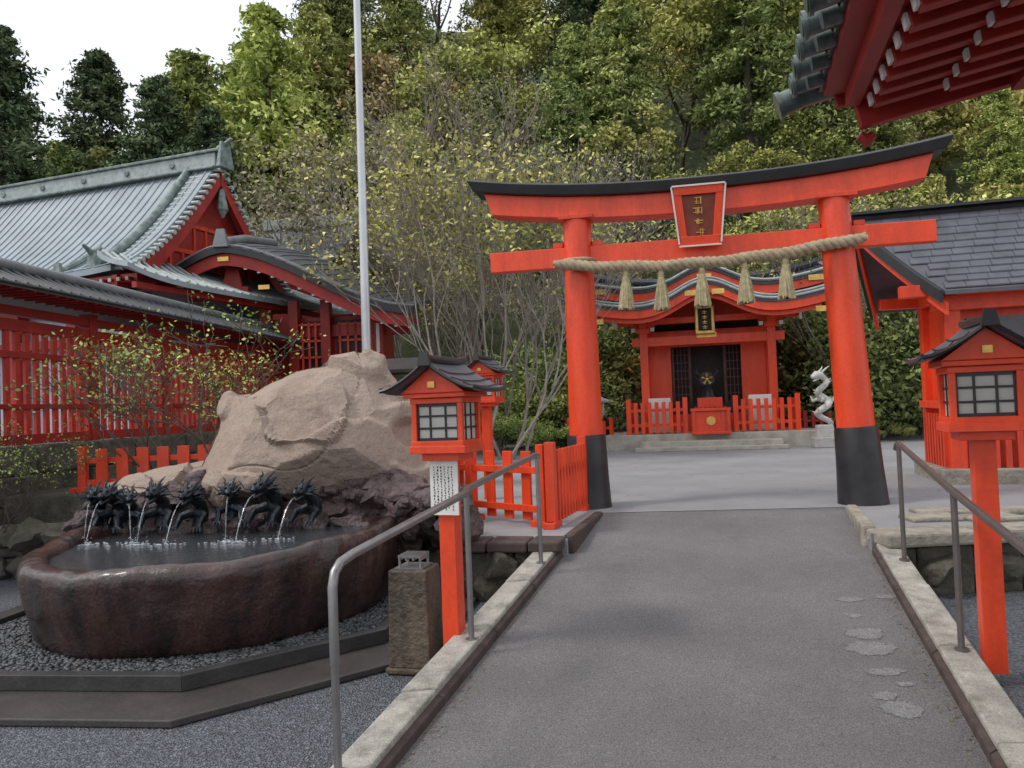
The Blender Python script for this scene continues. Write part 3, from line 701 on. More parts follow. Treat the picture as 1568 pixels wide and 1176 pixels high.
# ------------------------------------------------------------ gate hall with curved gable
e=E('curved_gable_hall',(-6.55,18.6,-.12),-4)
def kz(x):
    u=abs(x)/(2.2 if x<0 else 4.3); s_=(1-math.cos(math.pi*min(1,u*1.0)))/2
    return 5.78-(.85 if x<0 else 1.62)*(s_*.72+.28*u)+(.12*max(0,u-.8)*5)**2*.6
b=B(); b.sheet(lambda u,v:(-2.35+6.75*u,-.3+3.4*v,kz(-2.35+6.75*u)+.62*v**.8),48,10,.1); b.make('curved_roof',TILE,e,True)
b=B(); b.sheet(lambda u,v:(-2.37+6.79*u,-.34+.05*v,kz(-2.37+6.79*u)-.0),48,1,.16); b.make('roof_edge',BLACK,e)
b=B(); b.sheet(lambda u,v:(-2.30+6.65*u,-.24+.07*v,kz(-2.30+6.65*u)-.16),48,1,.28); b.make('barge_board',DRED,e)
b=B()
for off,r_ in ((.03,.035),(.0,.02)):
    b.tube([(x,-.34+(.25 if r_>.03 else 0),kz(x)+off+.03) for x in np.linspace(-2.35,4.4,50)],r_,6)
for k in range(26):
    x=-2.2+6.5*k/25; b.tube([(x,-.3+3.4*v,kz(x)+.62*v**.8+.01) for v in (0,.2,.5,.8,1)],.028,5)
b.tube([(0,-.35,5.84),(0,1,6.2),(0,3,6.5)],[.12,.12,.12],10); b.box((0,-.36,5.95),(.36,.14,.42),top=.5)
b.make('ridge_and_trim',TILEL,e,True)
b=B()
for i in range(26):
    x=-2.2+6.5*i/25; b.box((x,.4,kz(x)-.24),(.07,1.2,.08))
b.box((1,1.2,3.85),(6.0,.25,.3)); b.box((-.9,.25,4.75),(2.6,.2,.28)); b.box((0,.25,5.1),(.5,.15,.5),top=.6)
for x in (-1.9,.5,1.2,2.0,3.3): b.box((x,1.0 if x>0 else .35,2.4),(.24,.24,4.4))
b.make('posts_and_beams',DRED,e,bevel=.01)
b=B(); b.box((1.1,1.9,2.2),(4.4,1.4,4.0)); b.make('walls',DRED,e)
b=B()
for x in np.linspace(1.4,1.9,4): b.box((x,.98,3.4),(.05,.05,1.3))
for z in (2.8,3.2,3.6,4.0): b.box((1.62,.98,z),(.65,.05,.05))
for x in np.linspace(2.3,3.1,5): b.box((x,1.1,3.4),(.05,.05,1.3))
for z in (2.8,3.2,3.6,4.0): b.box((2.7,1.1,z),(.9,.05,.05))
b.make('window_lattice',VERM2,e)
b=B(); b.box((1.62,1.12,3.4),(.7,.05,1.4)); b.box((2.7,1.16,3.4),(1.0,.05,1.4)); b.make('window_dark',DARKW,e)
b=B()
for i in range(13): x=.5+3.8*i/12; b.box((x,-.2,kz(x)-.44),(.075,.03,.06))
b.box((3.3,.86,3.6),(.08,.02,.7)); b.make('white_fittings',WHITE,e)
b=B()
for x,z in ((-.95,4.62),(0,5.2),(.95,4.5)): b.box((x,-.27,z+.28),(.26,.02,.1))
b.make('gold_fittings',GOLD,e)
e=E('rear_hall',(-6.0,26,0),-12)
b=B()
for sg in (-1,1): b.sheet(lambda u,v,sg=sg:(-2+3.2*u,sg*2.2*v,7.9-1.6*v**.7),4,8,.15)
b.make('roof',TILEL,e,True)
b=B(); b.box((-.4,0,8.0),(3.4,.3,.35)); b.box((1.25,0,8.1),(.14,.5,.6),top=.6); b.make('ridge',PALETILE,e,bevel=.03)
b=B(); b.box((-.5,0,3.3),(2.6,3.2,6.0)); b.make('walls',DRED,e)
e=E('wooden_plaque_rack',(-2.15,13.0,.45),-12)
b=B()
for x in (-.7,.7): b.box((x,0,.9),(.1,.1,1.8))
for z in (.5,.9,1.3,1.7): b.box((0,0,z),(1.5,.05,.05))
b.sheet(lambda u,v:(-.95+1.9*u,-.4+.8*v,1.9+.2*(1-abs(2*v-1))),2,6,.05); b.make('frame',DARKW,e)
b=B()
for r_ in range(4):
    for c in range(12): b.box((-.6+.11*c+random.uniform(-.01,.01),-.05-.01*random.random(),.45+.38*r_-.06),(.09,.01,.09))
b.make('plaques',mat('plaque_wood',(.4,.28,.15),.7,.3,8,.1),e)

# ------------------------------------------------------------ shrine
def shrine():
    e=E('red_shrine',(4.95,20.0,.45),-13)
    b=B(); b.box((0,2.6,.19),(5.35,5.2,.40)); b.box((-.05,-.32,.115),(3.4,.62,.23)); b.box((-.05,-.68,.05),(3.6,.3,.1)); b.make('stone_platform',CONCL,e,bevel=.015)
    b=B()
    def pk(x0,x1,y):
        n=round((x1-x0)/.19)
        for i in range(n+1): b.box((x0+(x1-x0)*i/n,y,.39+.42),(.1,.04,.80))
        for z in (.62,1.0): b.box(((x0+x1)/2,y+.035,z),(x1-x0,.04,.08))
        for x in (x0,x1): b.box((x,y,.39+.46),(.12,.12,.92))
    pk(-2.05,-.62,.2); pk(.62,2.1,.2)
    for sx in (-2.05,2.1):
        for i in range(7): b.box((sx,.4+.2*i,.8),(.04,.1,.8))
        b.box((sx,1,1.0),(.04,1.5,.08))
    b.make('fence',VERM,e,bevel=.004)
    b=B(); b.box((0,.05,.66),(.86,.5,.56)); b.box((0,.05,.98),(.98,.6,.07)); b.box((0,.05,.4),(.98,.6,.06))
    for sx in (-1,1):
        for q in (-.21,.31): b.box((sx*.42,q-.0,.7),(.09,.06,.6))
    b.box((0,.5,1.13),(.62,.4,.3)); b.make('offering_box',VERM2,e,bevel=.008)
    b=B()
    for i in range(7): b.box((-.36+.12*i,.05,1.03),(.05,.5,.04))
    b.make('offering_slats',DRED,e)
    b=B(); b.cyl((0,-.205,.70),(0,-.235,.70),.11,n=20); b.make('crest',GOLD,e)
    b=B()
    for x in (-1.27,1.24): b.box((x,.75,.86),(.56,.5,.9))
    b.make('white_pedestals',WHITE,e,bevel=.01)
    b=B()
    for x in (-1.64,1.62):
        b.box((x,1.0,1.75),(.21,.21,2.75)); b.box((x,3.6,1.75),(.21,.21,2.75))
        b.box((x,.98,3.12),(.34,.34,.14)); b.box((x,.98,3.25),(.6,.2,.13)); b.box((x,.98,3.25),(.2,.6,.12))
    b.box((0,1.0,2.82),(3.9,.16,.24)); b.box((0,1.0,3.36),(4.6,.2,.16)); b.box((0,.98,3.08),(.6,.14,.3),top=.6)
    b.box((-1.28,1.9,1.7),(.62,.12,2.7)); b.box((1.22,1.9,1.7),(.66,.12,2.7)); b.box((0,1.88,2.93),(3.3,.14,.45))
    for x in (-1.62,1.60): b.box((x,2.9,1.8),(.1,2.2,2.8))
    b.box((0,4.1,1.9),(3.3,.1,2.8)); b.box((0,1.9,.62),(1.9,.3,.45))
    b.make('body',VERM,e,bevel=.008)
    b=B(); b.box((0,2.4,2.2),(3.0,.1,3.2)); b.box((0,1.98,.78),(1.9,.1,.7)); b.make('dark_interior',DARKW,e)
    b=B()
    for sx in (-1,1):
        for k in range(5): b.box((sx*(.5+.1*k),2.0,1.8),(.02,.03,1.9))
        for k in range(9): b.box((sx*.7,2.01,.95+.22*k),(.46,.03,.02))
        b.box((sx*.46,1.98,1.8),(.05,.05,1.95)); b.box((sx*.93,1.98,1.8),(.05,.05,1.95))
    b.make('lattice_doors',mat('door_wood',(.09,.03,.02),.5,.3,5,.1),e)
    b=B()
    b.cyl((-.03,1.54,1.78),(-.03,1.66,1.78),.20,n=24); b.tube([(-.03,1.58,1.62),(-.03,1.56,1.45),(-.03,1.56,1.28)],[.08,.17,.24],10)
    for q in (-1,1): b.tube([(-.03+q*.16,1.58,1.86),(-.03+q*.28,1.58,1.98),(-.03+q*.24,1.58,2.08)],[.05,.04,.012],8)
    b.make('hanging_ornament_base',BLACK,e,True)
    b=B()
    for k in range(5): 
        a=k*2*math.pi/5+.3; b.tube([(-.03+.04*math.cos(a),1.53,1.78+.04*math.sin(a)),(-.03+.15*math.cos(a),1.52,1.78+.15*math.sin(a))],[.015,.045],8)
    b.cyl((-.03,1.545,1.78),(-.03,1.50,1.78),.035,n=10); b.box((-.03,1.52,1.40),(.18,.02,.1))
    b.box((-1.64,.885,.62),(.24,.02,.14)); b.box((1.62,.885,.62),(.24,.02,.14))
    for x,z,w_ in ((-2.75,3.42,.42),(2.75,3.42,.42),(-.35,4.0,.3),(.3,4.0,.3),(0,3.05,.5)): b.box((x,-.47 if z!=3.05 else .9,z-.12),(w_,.02,.13))
    b.make('gold_fittings',GOLD,e)
    b=B()
    for x in (-1.64,1.62): b.box((x-.25,.80,3.14),(.1,.05,.1)); b.box((x+.25,.80,3.14),(.1,.05,.1))
    b.box((-2.35,.85,3.3),(.06,.06,.2)); b.box((2.35,.85,3.3),(.06,.06,.2)); b.make('white_beam_ends',WHITE,e)
    b=B(); b.box((-.03,.78,3.32),(.5,.06,.74)); b.make('plaque_frame',GOLD,e,bevel=.02)
    b=B(); b.box((-.03,.74,3.32),(.34,.02,.58)); b.make('plaque_panel',DARKW,e)
    b=B()
    for k in range(4): b.box((-.03,.726,3.52-.13*k),(.12,.008,.015)); b.box((-.03,.724,3.52-.13*k),(.015,.009,.08)); b.box((-.03,.726,3.48-.13*k),(.09,.0085,.012))
    b.make('plaque_letters',GOLD,e)
    def zf(x,amp=.62): 
        return 3.52+amp*math.exp(-(x/.95)**2)+.30*(abs(x)/3.05)**3
    b=B(); b.sheet(lambda u,v:(-3.05+6.1*u,-.5+1.9*v,zf(-3.05+6.1*u)+.45*v),60,8,.07); b.make('porch_roof',TILE,e,True)
    b=B()
    b.tube([(x,-.52,zf(x)+.03) for x in np.linspace(-3.1,3.1,60)],.032,6); b.tube([(x,-.44,zf(x)+.11) for x in np.linspace(-3.05,3.05,60)],.03,6)
    b.make('porch_roof_edge',PALETILE,e,True)
    b=B(); b.sheet(lambda u,v:(-3.02+6.04*u,-.46+.05*v,zf(-3.02+6.04*u)-.07),60,1,.2); b.sheet(lambda u,v:(-2.7+5.4*u,-.3+.05*v,zf(-2.7+5.4*u)-.16),60,1,.22); b.make('porch_fascia',VERM,e)
    b=B()
    for i in range(30):
        x=-2.85+5.7*i/29; b.box((x,.15,zf(x)-.13),(.07,1.1,.08))
    b.make('rafters',DRED,e)
    def zu(x,v): return 4.12+.42*v**1.25+.55*math.exp(-(x/.9)**2)*(1-v)+.30*(abs(x)/3.1)**3
    b=B(); b.sheet(lambda u,v:(-3.15+6.3*u,.55+2.2*v,zu(-3.15+6.3*u,v)),60,10,.08); b.sheet(lambda u,v:(-3.15+6.3*u,2.75+2.2*v,zu(-3.15+6.3*u,1-v)),20,6,.08); b.make('main_roof',TILE,e,True)
    b=B()
    for k in range(30):
        x=-3.0+6*k/29; b.tube([(x,.55+2.2*v,zu(x,v)+.01) for v in (0,.3,.6,1)],.025,5)
    b.tube([(x,2.75,zu(x,1)+.10) for x in np.linspace(-3.2,3.2,30)],.11,8)
    b.make('main_roof_trim',TILE,e,True)
    b=B(); b.tube([(x,.52,zu(x,0)+.04) for x in np.linspace(-3.2,3.2,60)],.04,6)
    for sx in (-3.15,3.15): b.tube([(sx,.55+2.2*v,zu(sx,v)+.05) for v in np.linspace(0,1,8)],.05,6)
    b.make('main_roof_edge',PALETILE,e,True)
    b=B(); b.sheet(lambda u,v:(-3.1+6.2*u,.6+.06*v,zu(-3.1+6.2*u,0)-.08),60,1,.22)
    b.extr([(-2.3,1.4,3.5),(2.3,1.4,3.5),(2.3,1.4,4.1),(-2.3,1.4,4.1)],(0,2.6,0))
    b.box((0,.9,4.1),(.6,.2,.4),top=.6); b.make('main_fascia',VERM,e)
    b=B(); b.box((0,.56,4.42),(.36,.05,.14)); b.box((-2.8,.56,4.2),(.5,.03,.14)); b.box((2.8,.56,4.2),(.5,.03,.14)); b.make('main_gold',GOLD,e)
shrine()
def stone_lantern(loc,s):
    e=E('stone_lantern',loc,-13,s); b=B()
    b.cyl((0,0,0),(0,0,.14),.34,.30,6); b.tube([(0,0,.14),(0,0,.22),(0,0,.6),(0,0,1.0),(0,0,1.08)],[.2,.15,.12,.15,.2],14)
    b.cyl((0,0,1.08),(0,0,1.22),.2,.33,6)
    for a in range(6): b.cyl((.2*math.cos(a*1.047),.2*math.sin(a*1.047),1.22),(.2*math.cos(a*1.047),.2*math.sin(a*1.047),1.48),.04,n=6)
    b.cyl((0,0,1.2),(0,0,1.5),.12,n=6); b.tube([(0,0,1.48),(0,0,1.54),(0,0,1.62),(0,0,1.74)],[.38,.42,.22,.08],6); b.tube([(0,0,1.74),(0,0,1.82),(0,0,1.92),(0,0,2.0)],[.05,.11,.1,.02],10)
    b.make('stonework',GRAN,e,bevel=.012)
stone_lantern((2.12,20.3,.45),.85)
# white stone dragon statue coiled upright on a pedestal
e=E('stone_dragon_statue',(7.36,18.9,.45),-13); WS=mat('white_stone',(.6,.59,.56),.75,.12,8,.4,40,grime=.4,gcol=(.25,.25,.22))
b=B(); b.box((0,0,.12),(.55,.55,.24)); b.box((0,0,.38),(.42,.42,.3),top=.85); b.make('pedestal',GRAN,e,bevel=.02)
b=B(); P=[];Rr=[]
for k in range(34):
    t=k/33; a=t*4.2*math.pi; rr_=.15*(1-.45*t); P.append((rr_*math.cos(a),rr_*math.sin(a),.56+1.05*t)); Rr.append(.085*(1-.25*abs(2*t-1)))
P+=[(-.05,-.1,1.70),(-.16,-.2,1.72),(-.27,-.26,1.66)]; Rr+=[.085,.09,.04]
b.tube(P,Rr,10); b.tube([(-.12,-.14,1.64),(-.23,-.24,1.57)],[.05,.02],8)
for q in (-1,1): b.tube([(-.06+q*.04,-.1,1.77),(.04+q*.05,-.02,1.86),(.1+q*.08,.02,1.92)],[.025,.02,.006],6)
for k in range(2,33,2): p=Vector(P[k]); o_=Vector((p.x,p.y,0)).normalized(); b.tube([p+o_*.05,p+o_*.13+Vector((0,0,.05))],[.03,.004],5)
for a in (0.4,2.6,4.4): b.tube([(.12*math.cos(a),.12*math.sin(a),1.15),(.25*math.cos(a),.25*math.sin(a),1.1),(.3*math.cos(a),.3*math.sin(a),1.22)],[.045,.04,.02],7)
b.make('dragon_body',WS,e,True,ang=60)

# ------------------------------------------------------------ hut on the right
e=E('amulet_hut',(5.05,11.5,0),-15)
b=B()
def hr(sg): 
    def f(u,v):
        x0=.0+.9*v if sg<0 else .0+.4*v
        return (x0+(6-x0)*u, sg*1.02*v, 4.22-1.27*v**.9+.03*v**4)
    return f
b.sheet(hr(-1),10,10,.05); b.sheet(hr(1),10,10,.05); b.make('roof',SHING,e,True)
b=B()
for r_ in range(11):
    v=(r_+1)/11.3; dv=1/11.3; x0=.9*v+.03
    nn=int((6-x0)/.25)
    for k in range(nn):
        xx=x0+.25*(k+.5*(r_%2)); 
        if xx+.245>6: continue
        v0=max(0,v-dv)
        z=4.22-1.27*v**.9+.03*v**4; z2=4.22-1.27*v0**.9+.03*v0**4; j=random.uniform(0,.006)
        b.hexa([(xx,-1.02*v-.012-j,z+.004),(xx+.244,-1.02*v-.012-j,z+.004),(xx+.244,-1.02*v0,z2+.001),(xx,-1.02*v0,z2+.001),(xx,-1.02*v-.012-j,z+.018+j),(xx+.244,-1.02*v-.012-j,z+.018+j),(xx+.244,-1.02*v0,z2+.012),(xx,-1.02*v0,z2+.012)])
b.make('shingles',SHING,e)
b=B(); b.tube([(-.12,0,4.25),(.3,0,4.22),(6,0,4.22)],[.08,.07,.07],8); b.box((3,0,4.28),(6.2,.24,.04))
for sg,xe in ((-1,.9),(1,.4)):
    b.sheet(lambda u,v,sg=sg,xe=xe:(xe*v-.03-.04*u,sg*1.03*v,4.23-1.27*v**.9+.03*v**4),1,10,.16)
b.make('roof_edge',BLACK,e)
b=B()
for sg,xe in ((-1,.9),(1,.4)):
    b.sheet(lambda u,v,sg=sg,xe=xe:(xe*v+.0+.04*u,sg*.99*v,4.10-1.27*v**.9),1,10,.17)
b.extr([(1.02,-.62,3.1),(1.02,.75,3.1),(1.02,.0,4.05)],(.05,0,0))
for yy in (-.75,0,.7): b.box((3.3,yy,3.02 if yy else 3.95),(5.8,.14,.16))
b.box((1.0,0,3.0),(.14,1.7,.18))
b.box((3.5,.05,1.75),(4.9,1.1,2.3)); 
for x in (1.05,2.3,3.6): 
    b.box((x,-.58,1.85),(.2,.2,2.6))
b.box((1.05,.68,1.85),(.2,.2,2.6))
b.box((1.5,-.62,1.42),(1.2,.25,.1)); b.box((.93,0,1.5),(.1,1.35,.1)); b.box((1.5,-.66,2.85),(1.4,.14,.2))
b.make('body',VERM,e,bevel=.008)
b=B()
for i in range(14): b.box((1.2+.14*i,-.70,1.0),(.07,.05,.75))
for i in range(8): b.box((.93,-.5+.15*i,1.0),(.05,.07,.75))
b.make('lower_slats',VERM2,e)
b=B(); b.box((3.4,.0,.5),(5.2,1.7,.3)); b.make('stone_footing',STONEL,e,bevel=.02)
b=B(); b.box((2.2,-.52,2.15),(1.9,.03,1.0)); b.make('window',mat('window_shade',(.10,.1,.11),.3,.3,3,.05),e)
b=B(); b.box((1.42,-.745,2.35),(.09,.02,.5)); b.make('paper_charm',WHITE,e)

# ------------------------------------------------------------ near gate eave (top right)
e=E('gate_roof_eave',(2.05,4.556,3.38),-15.5)
sl=.18
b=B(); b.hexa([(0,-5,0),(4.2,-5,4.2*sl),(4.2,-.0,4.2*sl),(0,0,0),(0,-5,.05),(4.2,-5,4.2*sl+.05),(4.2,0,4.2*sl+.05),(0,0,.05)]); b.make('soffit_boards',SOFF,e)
b=B(); wt=B()
for k in range(27):
    y=-.15-.19*k
    b.bar((.06,y,-.045),(4.1,y,-.045+4.04*sl),.075,.09)
    wt.bar((.042,y,-.048),(.058,y,-.045),.06,.06)
b.bar((.85,-5,-.15+.85*sl),(.85,-.02,-.15+.85*sl),.14,.12)
for k in range(25):
    y=-.245-.19*k; b.bar((.42,y,-.125+.42*sl),(4.1,y,-.14+4.08*sl),.065,.07); wt.bar((.402,y,-.127+.42*sl),(.418,y,-.125+.42*sl),.05,.05)
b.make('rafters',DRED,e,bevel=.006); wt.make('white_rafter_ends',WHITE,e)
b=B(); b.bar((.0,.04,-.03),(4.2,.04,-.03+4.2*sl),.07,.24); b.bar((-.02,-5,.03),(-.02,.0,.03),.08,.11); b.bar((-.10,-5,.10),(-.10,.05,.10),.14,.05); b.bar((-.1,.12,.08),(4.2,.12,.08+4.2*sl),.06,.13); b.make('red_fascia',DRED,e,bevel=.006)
b=B(); b.bar((-.15,-5,.145),(-.15,.1,.145),.08,.05); b.bar((-.15,.19,.16),(4.2,.19,.16+4.2*sl),.09,.10)
b.hexa([(-.2,-5,.165),(4.2,-5,4.2*sl+.38),(4.2,.2,4.2*sl+.38),(-.2,.2,.165),(-.2,-5,.19),(4.2,-5,4.2*sl+.42),(4.2,.2,4.2*sl+.42),(-.2,.2,.19)])
b.make('roof_cover',BLACK,e)
b=B()
for k in range(20):
    y=.06-.265*k
    b.tube([(-.33,y,.17),(-.2,y,.20),(.5,y,.34)],.062,14); b.cyl((-.345,y,.165),(-.325,y,.168),.072,n=18); b.cyl((-.352,y,.164),(-.345,y,.165),.05,n=18)
    b.tube([(-.27,y-.13,.13),(-.1,y-.13,.16),(.3,y-.13,.25)],.05,10)
b.tube([(-.40,.21,.11),(-.28,.21,.15),(.4,.21,.28)],[.075,.07,.07],14); b.cyl((-.42,.21,.105),(-.395,.21,.112),.085,n=18)
b.make('eave_tiles',mat('weathered_tile',(.045,.065,.062),.3,.4,7,.3,30,c2=(.12,.15,.14),grime=.4,gcol=(.02,.025,.025),coat=.2),e,True)
b=B(); b.tube([(.02,.09,-.17),(.06,.10,-.2),(.10,.09,-.17)],[.03,.045,.03],8); b.cyl((.3,.08,-.02),(.3,.12,-.02),.03); b.make('fascia_fitting',DRED,e,True)
b=B()
for y in (-4.5,-1.2): b.box((3.7,y,-1.5),(.3,.3,3.8))
b.make('posts',DRED,e)

b=B(); b.tube([(-2.19,12,.4),(-2.16,12,5),(-2.13,12,11)],[.075,.06,.045],16); b.cyl((-2.19,12,.4),(-2.19,12,.5),.16); b.make('flagpole',POLE,None,True)
b=B(); b.box((5.2,4.6,-.075),(3.6,1.6,.03)); b.make('side_paving',CONCL,None,bevel=.01)

# ------------------------------------------------------------ terrain
def hz(x,y):
    q=x/max(y,1); s_=.30+.36*ss((q+.36)/.16)
    d=max(0,y-25.5-1.0*math.sin(x*.3)); d=d if d<75 else 75+(d-75)*.2
    return .3+s_*d*min(1,.35+d/18)+.5*noise.noise(Vector((x*.12,y*.12,0)))*min(1,d/5)
b=B();V=[];F=[];nx,ny=90,60
for j in range(ny+1):
    for i in range(nx+1):
        y=23.5+170*(j/ny)**1.4; x=(-1+2*i/nx)*(45+y*1.0); V.append((x,y,hz(x,y)))
for j in range(ny):
    for i in range(nx): a=j*(nx+1)+i; F.append((a,a+1,a+nx+2,a+nx+1))
b.add(V,F); b.make('hillside',EARTH,None,True,ang=180)

# ------------------------------------------------------------ vegetation
def leafmesh(name,C,S,T,m,asp=.55):
    n=len(C); nr=rng.normal(size=(n,3)); nr[:,2]=np.abs(nr[:,2])+.25; nr/=np.linalg.norm(nr,axis=1)[:,None]
    a=np.cross(nr,rng.normal(size=(n,3))); a/=np.linalg.norm(a,axis=1)[:,None]; bb=np.cross(nr,a)
    S=S[:,None]; V=np.stack([C-a*S,C-bb*S*asp,C+a*S,C+bb*S*asp],1).reshape(-1,3)
    me=bpy.data.meshes.new(name); me.vertices.add(4*n); me.vertices.foreach_set('co',V.ravel().astype(np.float32))
    me.loops.add(4*n); me.loops.foreach_set('vertex_index',np.arange(4*n,dtype=np.int32))
    me.polygons.add(n); me.polygons.foreach_set('loop_start',np.arange(0,4*n,4,dtype=np.int32)); me.polygons.foreach_set('loop_total',np.full(n,4,dtype=np.int32))
    me.update(); at=me.attributes.new('tint','FLOAT','FACE'); at.data.foreach_set('value',np.clip(T,0,1).astype(np.float32))
    me.materials.append(m); return me
def clumps(tips,cr,nl,ls,flat=.7):
    Cs=[];Ss=[];Ts=[]
    for p in tips:
        n=max(3,int(nl*rng.uniform(.6,1.3))); r=cr*rng.uniform(.6,1.3); cb=rng.uniform(-.18,.16)
        d=rng.normal(size=(n,3)); d/=np.linalg.norm(d,axis=1)[:,None]; d*=(rng.uniform(.15,1,size=(n,1))**.5)*r; d[:,2]*=flat
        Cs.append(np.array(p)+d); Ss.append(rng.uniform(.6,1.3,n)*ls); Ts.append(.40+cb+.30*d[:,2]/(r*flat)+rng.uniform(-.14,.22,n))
    return np.concatenate(Cs),np.concatenate(Ss),np.concatenate(Ts)
def grow(b,tips,p,d,ln,r,depth,spread,up,kids=(2,3),every=False):
    pts=[p];q=p.copy();dd=d.copy()
    ns=4 if depth>2 else 3
    for i in range(ns):
        dd=(dd+Vector((random.gauss(0,.13),random.gauss(0,.13),random.gauss(0,.08)+up*.06))).normalized(); q=q+dd*ln/ns; pts.append(q.copy())
    b.tube(pts,[r*(1-.4*i/ns) for i in range(ns+1)],6 if depth>2 else 3,False)
    if every and depth<=2: tips+= [tuple(x) for x in pts[1:]]
    if depth==0: tips.append(tuple(q)); return
    for k in range(random.randint(*kids)+ (1 if depth>3 else 0)):
        t=random.uniform(.45,1); s_=pts[min(ns,int(t*ns)+1 if k else ns)]
        nd=(dd+Vector((random.gauss(0,spread),random.gauss(0,spread),random.gauss(0,spread*.6)+up*.25))).normalized()
        grow(b,tips,s_.copy(),nd,ln*random.uniform(.62,.85),max(.006,r*random.uniform(.5,.68)),depth-1,spread,up,kids,every)
def proto_conifer(H,Rm,m,nb=260,start=.2,ls=.15,pw=.72):
    b=B(); b.tube([(0,0,-1),(0.05,0,H*.4),(0,.05,H*.75),(0,0,H*.98)],[H*.018,H*.013,H*.007,.02],8,False)
    Cs=[];Ss=[];Ts=[]
    for i in range(nb):
        t=rng.uniform()**.85; h=H*(start+(1-start)*t); rad=Rm*((1-t)**pw)*rng.uniform(.55,1.15)+.15; az=rng.uniform(0,2*math.pi)
        lob=1+.25*math.sin(az*3+h*.9)
        rad*=lob; br=rng.uniform(0,.42)
        if i%4==0: b.tube([(0,0,h),(rad*.9*math.cos(az),rad*.9*math.sin(az),h-.12*rad)],[.035,.01],3,False)
        for f in np.linspace(.4,1,5):
            n=int(12*(.5+f)); c=np.array([rad*f*math.cos(az),rad*f*math.sin(az),h+.22*rad*f-.5*rad*f*f*.7])
            d=rng.normal(size=(n,3))*np.array([.22,.22,.13])*(.5+.3*rad)
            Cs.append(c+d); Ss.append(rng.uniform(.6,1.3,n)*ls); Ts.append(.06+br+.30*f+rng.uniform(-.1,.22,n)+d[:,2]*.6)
    lm=leafmesh('needles',np.concatenate(Cs),np.concatenate(Ss),np.concatenate(Ts),m,.42)
    return b,lm
def tomesh(b,name,m):
    me=bpy.data.meshes.new(name); me.from_pydata(b.v,[],b.f); me.materials.append(m); me.polygons.foreach_set('use_smooth',[True]*len(me.polygons)); return me
def proto_broad(H,m,depth=4,cr=.75,nl=110,ls=.12,spread=.62,kids=(2,3),stems=1,up=.6,every=False,thick=.016):
    b=B();tips=[]
    for s_ in range(stems):
        d=Vector((random.gauss(0,.12*stems),random.gauss(0,.12*stems),1)).normalized()
        grow(b,tips,Vector((random.gauss(0,.1)*(stems-1),random.gauss(0,.1)*(stems-1),-.3)),d,H*.36,H*thick/(stems**.5),depth,spread,up,kids,every)
    C,S,T=clumps(tips,cr,nl,ls)
    return b,leafmesh('leaves',C,S,T,m)
def P2(pr,bark): return (tomesh(pr[0],'trunk_and_limbs',bark),pr[1])
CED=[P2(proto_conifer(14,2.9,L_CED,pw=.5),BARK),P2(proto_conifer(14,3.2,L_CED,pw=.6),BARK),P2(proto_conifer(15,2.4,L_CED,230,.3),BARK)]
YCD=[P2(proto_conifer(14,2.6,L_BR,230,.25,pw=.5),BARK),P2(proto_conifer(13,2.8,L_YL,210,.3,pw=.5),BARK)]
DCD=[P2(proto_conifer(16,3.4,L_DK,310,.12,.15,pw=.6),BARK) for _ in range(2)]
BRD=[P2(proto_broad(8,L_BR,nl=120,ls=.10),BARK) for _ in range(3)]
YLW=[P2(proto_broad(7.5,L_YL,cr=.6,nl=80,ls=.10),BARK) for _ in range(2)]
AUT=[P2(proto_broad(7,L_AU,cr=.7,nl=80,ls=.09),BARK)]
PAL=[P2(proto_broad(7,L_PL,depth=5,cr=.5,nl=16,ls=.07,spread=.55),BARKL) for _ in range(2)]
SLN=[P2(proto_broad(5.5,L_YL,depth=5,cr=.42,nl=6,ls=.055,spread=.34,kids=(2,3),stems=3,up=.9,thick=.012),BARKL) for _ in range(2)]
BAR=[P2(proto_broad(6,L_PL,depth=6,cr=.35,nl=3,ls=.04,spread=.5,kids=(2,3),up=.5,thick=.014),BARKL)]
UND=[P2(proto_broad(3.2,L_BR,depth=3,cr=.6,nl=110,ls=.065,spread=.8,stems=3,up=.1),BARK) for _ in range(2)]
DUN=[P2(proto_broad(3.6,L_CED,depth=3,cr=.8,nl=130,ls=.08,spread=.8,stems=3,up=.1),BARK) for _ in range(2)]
def plant(name,pr,loc,s,yaw=None,parent=None,sz=None):
    e=bpy.data.objects.new(name,None); COL.objects.link(e); e.location=loc; e.scale=(s,s,sz or s); e.rotation_euler=(0,0,random.uniform(0,6.28) if yaw is None else yaw); e.empty_display_size=.2
    if parent: e.parent=parent
    for me,nm in zip(pr,('trunk','crown')):
        o=bpy.data.objects.new(nm,me); COL.objects.link(o); o.parent=e
    return e
forest=E('hillside_forest')
rows=[(26.5,3.3,0),(29,3.4,1),(32.5,3.6,1),(36.5,3.9,2),(41,4.4,2),(46,5.0,2),(52,5.2,2),(59,5.2,3),(70,6,2)]
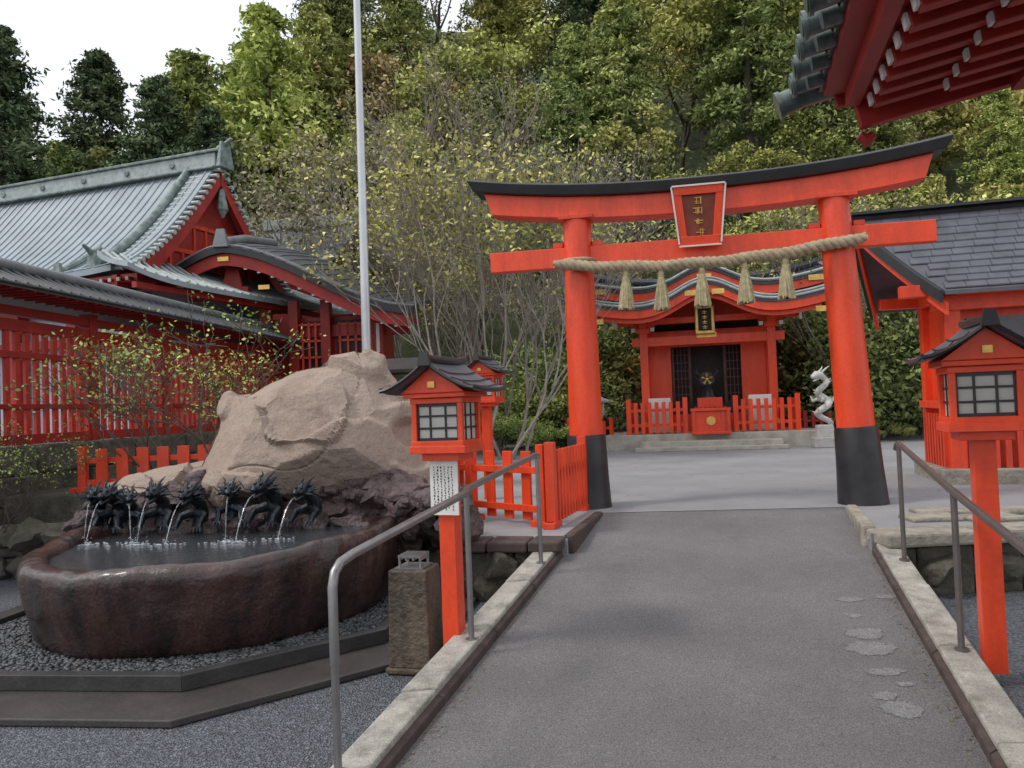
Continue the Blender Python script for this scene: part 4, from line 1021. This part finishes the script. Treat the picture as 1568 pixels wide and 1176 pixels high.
for y0,sp,kind in rows:
    x=-.78*y0
    while x<(.78*y0 if y0<62 else -.28*y0):
        xx=x+random.uniform(-.35,.35)*sp; yy=y0+random.uniform(-1.3,1.3); q=xx/yy; z=hz(xx,yy)-.2
        r_=random.random()
        if kind==0:
            pr=random.choice(DUN+UND) if q>.05 else random.choice(UND+DUN+SLN+YLW); s_=random.uniform(.8,1.3)
            if pr in YLW: s_*=.6
        elif kind==1:
            pr=random.choice(BRD+YLW+UND+YLW) if r_<.45 else (random.choice(PAL+BAR) if q<.25 and r_<.85 else random.choice(BRD+YCD)); s_=random.uniform(.65,1.0)
            if pr in YCD: s_*=.6
        else:
            if q<-.34: pr=random.choice(CED+CED+DCD+AUT+BRD) ; s_=random.uniform(.75,.95) if pr not in AUT+BRD else 1.3
            else:
                pr=random.choice(CED+YCD) if r_<.5 else (random.choice(BRD+YLW) if r_<.86 else random.choice(DCD+AUT+PAL)); s_=random.uniform(.8,1.15)
                if pr in BRD or pr in YLW or pr in PAL: s_*=1.4
                if y0<40: s_*=.75
                if kind==3: s_*=1.35
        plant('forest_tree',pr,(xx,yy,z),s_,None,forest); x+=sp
plant('cedar_tree',DCD[0],(-20.4,40,5),.97); plant('cedar_tree',CED[0],(-16.2,41,4.6),1.16); plant('cedar_tree',DCD[1],(-22.9,36,4.2),.98)
plant('cedar_tree',CED[1],(-13.4,43,5.0),1.25); plant('cedar_tree',CED[2],(-18.2,44,5.0),1.0); plant('cedar_tree',YCD[0],(-11.2,38,4.5),1.2)
plant('autumn_tree',AUT[0],(-14.3,48,8),1.75); plant('autumn_tree',AUT[0],(-8.0,44,11),1.7,1.0)
plant('pale_deciduous_tree',PAL[0],(-6.7,27.2,1.0),1.38); plant('pale_deciduous_tree',PAL[1],(-4.6,28.5,1.6),1.1); plant('bare_cherry_tree',BAR[0],(-.4,24.2,.6),1.6); plant('bare_cherry_tree',BAR[0],(1.7,25.5,1.0),1.5,2.0)
plant('bare_cherry_tree',BAR[0],(-3.0,26,.8),1.2,4.0)
for (x,y,s_,k) in [(-.65,17.2,1.2,0),(.0,19.0,1.2,1),(-.8,21.0,1.2,1)]:
    plant('slender_maple_tree',SLN[k],(x,y,.45),s_)
for (x,y,s_,k) in [(-1.6,22.5,.8,0),(.3,23.0,.9,1),(1.6,23.5,.8,0),(-.4,20.5,.45,0),(.9,20.8,.4,1),(-1.0,17.2,.35,1)]:
    plant('shrub',UND[k],(x,y,.45),s_)
for (x,y,s_,k) in [(9.0,22.6,1.0,0),(10.8,22,1.05,1),(12.6,21.6,1.0,0),(8.2,24.5,1.2,1),(10,25,1.4,0),(2.2,25,1.1,1),(13.5,24,1.3,1),(5.2,27,1.4,0)]:
    plant('evergreen_shrub',DUN[k],(x,y,.45),s_)
for (x,y,s_,k) in [(8.9,20.4,.22,0),(9.8,20.2,.20,1),(11,20,.25,0),(8.9,21.2,.4,1)]:
    plant('low_shrub',UND[k],(x,y,.45),s_)
plant('yellow_leaf_tree',YLW[0],(11.5,23,.45),.85); plant('yellow_leaf_tree',YLW[1],(14.0,22,.45),.9); plant('broadleaf_tree',BRD[1],(8.6,25.5,1),.9); plant('slender_maple_tree',SLN[0],(9.6,21.8,.45),1.2,1.0)
SH=P2(proto_broad(2.5,L_BR,depth=4,cr=.22,nl=7,ls=.028,spread=.62,kids=(2,3),stems=4,up=.5),BARK)
plant('garden_maple_shrub',SH,(-3.95,10.5,.8),1.1); plant('garden_maple_shrub',SH,(-4.9,10.9,.8),.95,2.2)
plant('garden_maple_shrub',SH,(-6.15,9.75,.45),.6,1.2)
